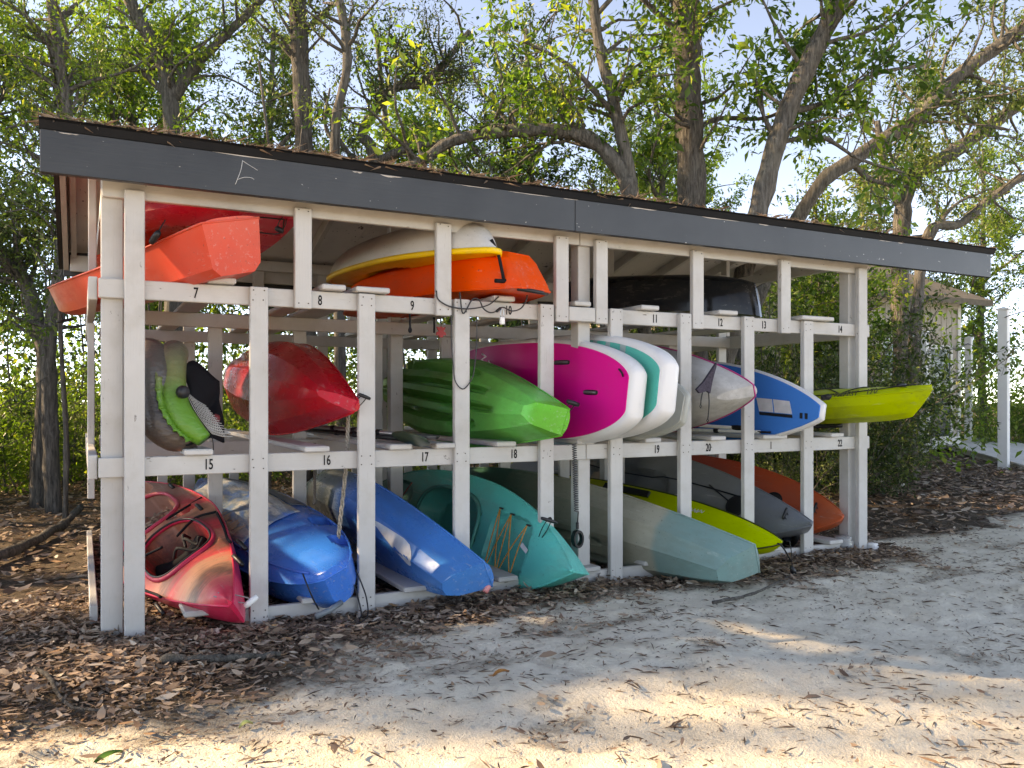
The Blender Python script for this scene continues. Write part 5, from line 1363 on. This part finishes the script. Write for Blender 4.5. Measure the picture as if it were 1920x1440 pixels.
# far wood that closes the view at eye level
r3 = np.random.default_rng(91)
LV, LT, LI, o = [], [], [], 0
for k in range(250):
    a_ = r3.uniform(-.35, 1.35); d_ = r3.uniform(15, 27) if a_ < .95 else r3.uniform(24, 34)
    cx, cy = -.186 + d_ * math.sin(a_), -4.388 + d_ * math.cos(a_)
    hz = r3.uniform(.2, 3.6) if k % 3 else r3.uniform(.2, 1.6)
    m_ = 330
    pos = np.array([cx, cy, hz]) + r3.normal(0, 1, (m_, 3)) * np.array([1.0, 1.0, .7]); pos[:, 2] = np.abs(pos[:, 2])
    v_, t_ = leaf_arrays(pos, r3.normal(0, 1, (m_, 3)), r3.normal(0, .6, (m_, 3)) + np.array([0, 0, 1.]), r3.uniform(.09, .2, m_), r3.uniform(.05, .10, m_))
    LV.append(v_); LT.append(t_ + o); o += len(v_); LI.append(np.clip(r3.normal(.5 + r3.normal(0, .15), .2, m_), 0, 1))
fw = leaf_object('far_wood', np.concatenate(LV), np.concatenate(LT), np.concatenate(LI), YEL)
tag(fw, 'far-off green undergrowth closing the view between the trunks', 'woodland', kind='stuff')
# ------------------------------------------------------------------ house beyond the shrubs
def tbox(lo, hi, name, mat, parent, bevel=.0): return link(name, box_mesh(name, lo, hi, bevel), parent, mat)
SIDING = simple('tan_siding', (.40, .35, .29), .75, .3, var=.14, scale=3)
TRIM = simple('cream_trim', (.66, .63, .58), .6, .3)
SHING2 = simple('house_shingles', (.15, .125, .095), .9, .2, var=.25, scale=9)
GLASS = simple('window_glass', (.06, .075, .085), .08, .6)
house = empty('house', (14.9, 8.6, 0)); tag(house, 'tan house with upright siding half hidden behind shrubs at the right', 'house')
hx0, hx1, hy = -4.2, 4.0, 0.0
tbox((hx0, hy, 0), (hx1, 5.0, 3.5), 'wall', SIDING, house)
sb = box_mesh('siding_board', (0, -.018, 0), (.186, -.002, 3.45), .004); sb.materials.append(SIDING)
xs_ = hx0
while xs_ < hx1 - .1:
    o = link('siding_board', sb, house); o.location = (xs_, 0, .02); xs_ += .2
tbox((hx0 - .06, -.05, 3.42), (hx1 + .06, -.022, 3.58), 'frieze_board', TRIM, house)
tbox((hx1 - .02, -.06, 0), (hx1 + .09, .05, 3.5), 'corner_board', TRIM, house)
tbox((hx0 - .03, -.07, .0), (hx1 + .03, -.021, .28), 'skirt_board', TRIM, house)
for wx, ww, z0, z1 in ((1.3, 1.1, 1.1, 2.5), (-1.6, 1.1, 1.1, 2.5), (2.95, .75, .3, 2.4)):
    f_ = empty('window'); f_.parent = house
    for nm, lo, hi in (('frame', (wx - .08, -.055, z1), (wx + ww + .08, -.02, z1 + .1)), ('sill', (wx - .1, -.075, z0 - .09), (wx + ww + .1, -.02, z0)), ('frame', (wx - .08, -.055, z0), (wx, -.02, z1)), ('frame', (wx + ww, -.055, z0), (wx + ww + .08, -.02, z1)), ('frame', (wx, -.045, (z0 + z1) / 2 - .03), (wx + ww, -.022, (z0 + z1) / 2 + .03))):
        tbox(lo, hi, nm, TRIM, f_)
    tbox((wx, -.030, z0), (wx + ww, -.0205, z1), 'pane', GLASS, f_)
v = [(hx0 - .5, -.55, 3.45), (hx1 + .6, -.55, 3.45), (hx1 + .6, 2.5, 4.75), (hx0 - .5, 2.5, 4.75), (hx1 + .6, 5.55, 3.45), (hx0 - .5, 5.55, 3.45)]
v += [(a, b_, c + .14) for a, b_, c in v]
f = [(3, 2, 1, 0), (5, 4, 2, 3), (6, 7, 8, 9), (9, 8, 10, 11), (0, 1, 7, 6), (4, 5, 11, 10), (1, 2, 8, 7), (2, 4, 10, 8), (3, 0, 6, 9), (5, 3, 9, 11)]
link('roof', mesh('roof', v, f), house, SHING2)
g_ = [(hx1 - .01, 0, 3.45), (hx1 - .01, 5, 3.45), (hx1 - .01, 2.5, 4.55)]; g_ += [(hx1 - .1, b_, c) for a, b_, c in g_]
link('gable', mesh('gable', g_, [(0, 1, 2), (5, 4, 3), (0, 3, 4, 1), (1, 4, 5, 2), (2, 5, 3, 0)]), house, SIDING)

# ------------------------------------------------------------------ boardwalk and white posts
DECK = simple('grey_decking', (.62, .60, .57), .8, .2, var=.15, scale=6)
bw = empty('boardwalk', (13.527, 3.763, 0)); tag(bw, 'pale weathered timber boardwalk running back at the far right', 'boardwalk')
ang = math.atan2(9.957 - 3.763, 19.887 - 13.527)
bw.rotation_euler = (0, 0, ang)
pm = box_mesh('plank', (-.072, -1.85, .07), (.072, 0, .105), .004); pm.materials.append(DECK)
for i in range(96):
    o = link('plank', pm, bw); o.location = (-3.0 + i * .149, rnd.uniform(-.01, .01), rnd.uniform(-.003, .003)); o.rotation_euler = (0, 0, rnd.uniform(-.004, .004))
for yy in (-.06, -1.78): tbox((-3.1, yy - .03, -.02), (11.4, yy + .03, .069), 'joist', DECK, bw)
WPOST = simple('white_post_paint', (.72, .71, .69), .5, .4, var=.06, scale=5)
def white_post(lab, x, y, z0, h, w):
    r_ = empty('white_post', (x, y, z0)); tag(r_, lab, 'post', 'white posts along the boardwalk')
    r_.rotation_euler = (0, 0, .3)
    tbox((-w / 2, -w / 2, -.05), (w / 2, w / 2, h), 'shaft', WPOST, r_, .006)
    tbox((-w * .62, -w * .62, h), (w * .62, w * .62, h + .03), 'cap', WPOST, r_, .006)
    v = [(-w * .5, -w * .5, h + .03), (w * .5, -w * .5, h + .03), (w * .5, w * .5, h + .03), (-w * .5, w * .5, h + .03), (0, 0, h + .06)]
    link('finial', mesh('finial', v, [(0, 1, 4), (1, 2, 4), (2, 3, 4), (3, 0, 4), (3, 2, 1, 0)]), r_, WPOST)
white_post('tall white post in front of the boardwalk at the right edge', 13.59, 4.14, 0, 2.68, .15)
white_post('white post standing further back beside the boardwalk', 19.9, 8.95, .1, 2.65, .155)
white_post('white post half hidden by the shrubs left of the boardwalk', 15.9, 7.3, 0, 2.62, .14)
cord('string_light_wire', [(15.9, 7.3, 2.5), (17.8, 8.0, 2.36), (19.9, 8.95, 2.62)], .012, WIRE, None, n=20)
tag(bpy.data.objects['string_light_wire'], 'thin wire strung between the two rear white posts', 'wire', 'wires between the posts')
o = cord('string_light_wire', [(19.9, 8.95, 2.6), (16.6, 6.4, 2.3), (13.59, 4.14, 2.55), (10.5, .8, 2.4)], .009, WIRE, None, n=24)
tag(o, 'thin wire running to the tall white post at the right', 'wire', 'wires between the posts')
FENCE = simple('dark_fence_wood', (.10, .085, .07), .85, .2, var=.3, scale=5)
fr = empty('leaning_fence', (20.6, 10.2, 0)); tag(fr, 'dark leaning fence panel behind the second white post', 'fence')
for i in range(7):
    o = tbox((-.09, -.015, 0), (.09, .015, 1.7 + rnd.uniform(-.15, .1)), 'fence_board', FENCE, fr, .003)
    o.location = (i * .2 - .2, .1 * i, 0); o.rotation_euler = (-.18, .28, .35)

# ------------------------------------------------------------------ small things on the rack
def thing(o, lab, cat, grp=None): return tag(o, lab, cat, grp)
# coiled leash with cuff
P = []
for i in range(300):
    u = i / 299
    P.append((2.511 + .016 * u + .0135 * math.cos(u * 30 * 2 * math.pi), -.040 + .0135 * math.sin(u * 30 * 2 * math.pi), .885 - .42 * u))
lsh = cord('coiled_leash', P, .0032, simple('dark_coil', (.06, .06, .065), .4), None, seg=5)
lsh.name = 'coiled_leash'
thing(lsh, 'black coiled leash hanging from the rail right of number 18', 'leash')
cord('leash_line', [P[-1], (2.538, -.04, .44), (2.534, -.04, .40), (2.53, -.04, .36)], .004, BLACK, lsh, n=10)
v, f = tube(curve_pts([(2.53, -.045, .40), (2.53, -.045, .365), (2.53, -.045, .36)], 6), .010, 8)
link('swivel', mesh('swivel', v, f, True), lsh, BLACK)
n = 18; v, f = [], []
for a in np.linspace(0, 2 * math.pi, n, endpoint=False):
    c_, s_ = math.cos(a), math.sin(a)
    for (dy, sc) in ((-.02, 1), (.02, 1), (.02, .72), (-.02, .72)):
        v.append((2.528 + .034 * sc * c_ * (1.05 if abs(c_) > .5 else 1), -.050 + dy, .30 + .055 * sc * s_))
for i in range(n):
    for j in range(4): f.append((i * 4 + j, i * 4 + (j + 1) % 4, ((i + 1) % n) * 4 + (j + 1) % 4, ((i + 1) % n) * 4 + j))
link('cuff', mesh('cuff', v, f, True, 40), lsh, BLACK)
# cable lock
lk = cord('lock_cable', [(1.605, -.014, 1.779), (1.618, -.014, 1.728), (1.694, -.014, 1.692), (1.812, -.014, 1.686), (1.932, -.014, 1.714), (2.002, -.014, 1.768)], .0045, WIRE, None, n=30)
thing(lk, 'dark steel cable looped over the rail beside number 10', 'cable')
cord('cable_run', [(1.75, -.016, 1.778), (1.77, -.018, 1.656), (1.828, -.016, 1.739), (1.872, -.016, 1.742), (1.9, -.018, 1.693), (1.941, -.016, 1.671), (1.983, -.016, 1.679), (2.026, -.016, 1.706), (2.09, -.016, 1.687), (2.155, -.016, 1.71), (2.191, -.016, 1.773), (2.184, -.016, 1.814)], .0045, WIRE, lk, n=70)
cord('cable_sleeve', [(1.985, -.017, 1.679), (2.0, -.017, 1.69), (2.012, -.017, 1.70)], .009, BLACK, lk, n=5)
pad = link('padlock', box_mesh('padlock', (2.006, -.034, 1.603), (2.036, -.012, 1.648), .005), None, WHITEPLAST)
thing(pad, 'small pale padlock hanging under the cable beside number 10', 'padlock')
cord('shackle', [(2.012, -.022, 1.648), (2.012, -.022, 1.68), (2.021, -.022, 1.697), (2.030, -.022, 1.68), (2.030, -.022, 1.648)], .0035, STEEL, pad, n=14)
lp = cord('cord_loop', [(1.701, -.006, 1.646), (1.701, -.008, 1.494), (1.711, -.010, 1.371), (1.724, -.012, 1.264), (1.775, -.014, 1.22), (1.829, -.012, 1.281), (1.846, -.010, 1.343), (1.86, -.008, 1.468), (1.863, -.006, 1.646)], .0035, WIRE, None, n=50)
thing(lp, 'thin black cord looped around the post between numbers 9 and 10', 'cord')
st = cord('hanging_strap', [(1.483, .085, 1.652), (1.483, .085, 1.60), (1.484, .085, 1.575), (1.478, .085, 1.556), (1.484, .085, 1.545), (1.490, .085, 1.556), (1.485, .085, 1.572)], .006, BLACKCLOTH, None, n=24)
thing(st, 'short black strap with an end loop hanging under number 9', 'strap', 'black straps hanging from the upper shelf')
st = cord('hanging_strap', [(1.719, .3, 1.66), (1.72, .3, 1.61), (1.719, .3, 1.566)], .006, BLACKCLOTH, None, n=8)
thing(st, 'plain black strap end hanging left of the red ornament', 'strap', 'black straps hanging from the upper shelf')
# red frog-shaped ornament
out = [(0, .034), (.012, .026), (.03, .03), (.022, .012), (.014, .004), (.03, -.004), (.032, -.022), (.018, -.018), (.010, -.034)]
out = out + [(-a, b_) for a, b_ in out[::-1] if a > 0]
v = [(1.765 + a, .296, 1.574 + b_) for a, b_ in out] + [(1.765 + a, .306, 1.574 + b_) for a, b_ in out]
n = len(out)
orn = link('ornament', mesh('ornament', v, [tuple(range(n)), tuple(range(n, 2 * n))[::-1]] + [((j + 1) % n, j, n + j, n + (j + 1) % n) for j in range(n)]), None, simple('red_ornament', C(170, 24, 22), .45))
thing(orn, 'small red frog-shaped ornament hanging under the rail near number 9', 'ornament')
cord('ornament_cord', [(1.765, .3, 1.606), (1.765, .3, 1.66)], .002, WIRE, orn)
# ropes
def braid(name, pts, r, mat):
    P = curve_pts(pts, 90); parts = []
    for k in range(3):
        parts.append(tube([(p[0] + r * math.cos(i * .55 + k * 2.1), p[1] + r * math.sin(i * .55 + k * 2.1), p[2]) for i, p in enumerate(P)], r * .75, 5))
    V_, F_ = merge(parts); return link(name, mesh(name, V_, F_, True), None, mat)
rp = braid('hanging_rope', [(1.185, .30, 1.10), (1.18, .30, .95), (1.175, .30, .816), (1.147, .30, .54), (1.125, .30, .357), (1.12, .31, .30)], .0075, simple('braided_rope', (.40, .34, .27), .85, var=.6, scale=70))
thing(rp, 'braided tan rope hanging behind number 16 down beside the blue kayak', 'rope', 'ropes in bay 16')
rp = braid('hanging_rope', [(1.14, .9, .88), (1.14, .9, .70), (1.14, .9, .541), (1.133, .9, .49)], .006, simple('dark_rope', (.12, .10, .08), .85))
thing(rp, 'dark thin rope hanging left of the braided one under number 16', 'rope', 'ropes in bay 16')
# paddles
def paddle(lab, a, c_, blade_dir, mat_sh, mat_bl, grp, r=.014, bl=.30, bw_=.075, two=False):
    a, c_ = Vector(a), Vector(c_)
    d = (c_ - a).normalized()
    root = link('paddle', mesh('paddle', *tube([a, (a + c_) / 2, c_], r, 10), True), None, mat_sh)
    thing(root, lab, 'paddle', grp)
    s_ = d.cross(Vector(blade_dir)).normalized(); u_ = s_.cross(d)
    v, f = [], []; n = 12
    for i in range(n + 1):
        t = i / n; w_ = bw_ * (math.sin(math.pi * min(1, .12 + t * .86)) ** .6) if i < n else .012
        for j in (-1, -.4, .4, 1):
            v.append(c_ + d * (t * bl - .02) + s_ * w_ * j + u_ * (.012 * (abs(j) - .4)))
    v += [p - u_ * .006 for p in v]
    m_ = 4 * (n + 1)
    for i in range(n):
        for j in range(3):
            q = (i * 4 + j, i * 4 + j + 1, (i + 1) * 4 + j + 1, (i + 1) * 4 + j); f.append(q); f.append(tuple(z + m_ for z in q[::-1]))
        f.append((i * 4, (i + 1) * 4, (i + 1) * 4 + m_, i * 4 + m_)); f.append(((i + 1) * 4 + 3, i * 4 + 3, i * 4 + 3 + m_, (i + 1) * 4 + 3 + m_))
    link('blade', mesh('blade', v, f, True, 40), root, mat_bl)
    for k in (.45, .62, .8):
        p = a + (c_ - a) * k
        link('grip_ring', mesh('grip_ring', *tube([p - d * .02, p + d * .02], r * 1.35, 10), True), root, BLACK)
    return root
DBL = simple('dark_blade', (.05, .055, .06), .35); GBL = simple('green_black_blade', (.035, .06, .03), .35)
paddle('black paddle with dark grey blade lying above number 17', (1.10, 1.6, .99), (1.48, .10, .955), (0, 0, 1), PAD, DBL, 'paddles on the shelf above number 17', two=True)
paddle('paddle with drooping dark green blade above number 17', (1.16, 1.5, .955), (1.43, .14, .935), (.5, 0, .7), BLACK, GBL, 'paddles on the shelf above number 17', bl=.34)
WSH = simple('pale_shaft', (.60, .57, .50), .5)
paddle('pale-shafted paddle with black handle above number 20', (3.80, 2.0, 1.0), (4.05, .25, .955), (1, 0, .4), WSH, BLACK, 'paddles above number 20', r=.013, bl=.16, bw_=.02)
paddle('second pale paddle shaft lying flat above number 20', (3.72, 1.9, .93), (4.18, .10, .925), (0, 0, 1), WSH, BLACK, 'paddles above number 20', r=.013, bl=.10, bw_=.018)
# mesh bag on the off-white kayak
v = [(3.478, -.235, 1.40), (3.374, -.235, 1.277), (3.304, -.245, 1.225), (3.325, -.25, 1.20), (3.385, -.25, 1.215), (3.41, -.25, 1.20), (3.437, -.245, 1.289), (3.47, -.24, 1.37)]
v2 = [(a, b_ + .02, c) for a, b_, c in v]; n = len(v)
bagm = simple('dark_mesh', (.06, .05, .065), .85, .2, var=.5, scale=90)
bag = link('mesh_bag', mesh('mesh_bag', v + v2, [tuple(range(n)), tuple(range(n, 2 * n))[::-1]] + [((j + 1) % n, j, n + j, n + (j + 1) % n) for j in range(n)]), None, bagm)
thing(bag, 'dark purple mesh bag draped on the off-white kayak', 'bag')
cord('drawstring', [(3.395, -.25, 1.21), (3.40, -.25, 1.14), (3.393, -.25, 1.06), (3.388, -.25, 1.03)], .004, BLACK, bag, n=12)
cord('drawstring', [(3.345, -.25, 1.205), (3.334, -.25, 1.16), (3.331, -.25, 1.123)], .004, BLACK, bag, n=8)
for a in ((3.388, 1.025), (3.331, 1.118)): link('clip', mesh('clip', *tube([(a[0], -.25, a[1] + .012), (a[0] + .008, -.25, a[1]), (a[0], -.25, a[1] - .014), (a[0] - .008, -.25, a[1])], .003, 5, closed=True), True), bag, BLACK)
# kayak cart
cart = empty('kayak_cart', (4.60, .35, .03)); thing(cart, 'black two-wheeled kayak cart under the grey bow right of number 21', 'cart')
for x in (-.09, .10):
    w_ = link('wheel', mesh('wheel', *tube([(x, .105 * math.cos(a), .105 + .105 * math.sin(a)) for a in np.linspace(0, 2 * math.pi, 24, endpoint=False)], .024, 8, closed=True), True), cart, BLACK)
    link('rim', mesh('rim', *tube([(x - .012, 0, .105), (x + .012, 0, .105)], .078, 20), True, 40), w_, simple('cart_rim', C(70, 80, 96), .4))
    for k in range(5):
        a = k * 1.257
        link('spoke', mesh('spoke', *tube([(x - .016, 0, .105), (x - .016, .08 * math.cos(a), .105 + .08 * math.sin(a))], .008, 6), True), w_, simple('cart_spoke', C(30, 34, 42), .4))
link('axle', mesh('axle', *tube([(-.12, 0, .105), (.13, 0, .105)], .012, 8), True), cart, STEEL)
for x in (-.06, .07): link('frame', mesh('frame', *tube([(x, .12, .12), (x, 0, .19), (x, -.10, .14)], .012, 8), True), cart, simple('cart_frame', C(40, 44, 70), .4))
tg = cord('hanging_toggle', [(3.935, -.415, .235), (3.95, -.42, .15), (3.955, -.42, .06)], .003, BLACK, None, n=8); thing(tg, 'black cord with a toggle hanging from the acid yellow bow', 'toggle')
link('toggle_grip', mesh('toggle_grip', *tube([(3.945, -.42, .065), (3.965, -.42, .03), (3.985, -.42, .005)], [.010, .02, .008], 8), True), tg, BLACK)
# clear ribbed jar
t = NT('clear_plastic'); t.base((.92, .93, .92), .12, .5); t.p.inputs['Transmission Weight'].default_value = .75; t.p.inputs['IOR'].default_value = 1.3
prof = [(.0, .0), (.060, .0), (.068, .012), (.068, .02), (.063, .03), (.066, .07), (.062, .082), (.05, .088), (.0, .09)]
v, f = [], []; n = 36
for (r_, z) in prof:
    for k in range(n):
        rr = r_ * (1 + (.025 if k % 2 else 0) * (1 if .02 < z < .07 else 0)); a = 2 * math.pi * k / n
        v.append((rr * math.cos(a), rr * math.sin(a), z))
for i in range(len(prof) - 1):
    for k in range(n): f.append((i * n + k, i * n + (k + 1) % n, (i + 1) * n + (k + 1) % n, (i + 1) * n + k))
jar = link('plastic_tub', mesh('plastic_tub', v, f, True, 40), None, t.m); jar.location = (5.0, .07, .03)
thing(jar, 'clear ribbed plastic tub on the leaves beside the end post', 'tub')
# white foot bracket
br = link('foot_bracket', box_mesh('foot_bracket', (5.195, -.05, -.01), (5.265, .02, .055), .012), None, WPOST); thing(br, 'small white bracket at the foot of the right end post', 'bracket')
for dz in (.018, .04): link('screw', mesh('screw', *tube([(5.245, -.0535, dz), (5.245, -.049, dz)], .005, 8), True), br, NAIL)
# wires by the post at bay 16
for lab, pts in (('black wire bent down beside the post right of number 16', [(1.09, -.02, .24), (1.11, -.05, .17), (1.126, -.08, .10), (1.126, -.14, .015), (1.06, -.22, .012)]), ('second black wire curling from the same post to the leaves', [(1.13, -.02, .24), (1.155, -.06, .16), (1.168, -.10, .09), (1.15, -.17, .015), (1.05, -.30, .015), (.98, -.34, .03)])):
    o = cord('ground_wire', pts, .004, BLACK, None, n=24); thing(o, lab, 'wire', 'wires at the foot of the rack')
# fallen branches and sticks
def stick(lab, pts, r0, r1, grp='fallen sticks'):
    P = curve_pts(pts, 22); r_ = np.random.default_rng(len(lab))
    v, f = tube([tuple(p + r_.normal(0, r0 * .15, 3)) for p in P], list(np.linspace(r0, r1, 22) * (1 + r_.normal(0, .1, 22))), 8)
    o = link('fallen_stick', mesh('fallen_stick', v, f, True), None, BARK_O); thing(o, lab, 'stick', grp)
stick('long mossy fallen branch on the leaves at the left edge', [(-1.2, 2.0, .05), (-.70, 2.5, .05), (-.45, 3.3, .06), (-.28, 3.99, .10), (-.2, 4.3, .16)], .045, .03)
stick('grey stick lying in the leaves in front of the left corner post', [(.12, -.50, .025), (.38, -.62, .03), (.60, -.66, .025)], .020, .012)
stick('thin pale stick on the sand under the acid yellow bow', [(2.95, -.80, .02), (3.25, -.78, .03), (3.62, -.60, .02), (3.95, -.44, .02)], .011, .004)
stick('curved twig on the leaves at the left foreground', [(-.36, -.36, .02), (-.30, -.62, .05), (-.24, -.88, .02), (-.13, -1.02, .02)], .010, .005)
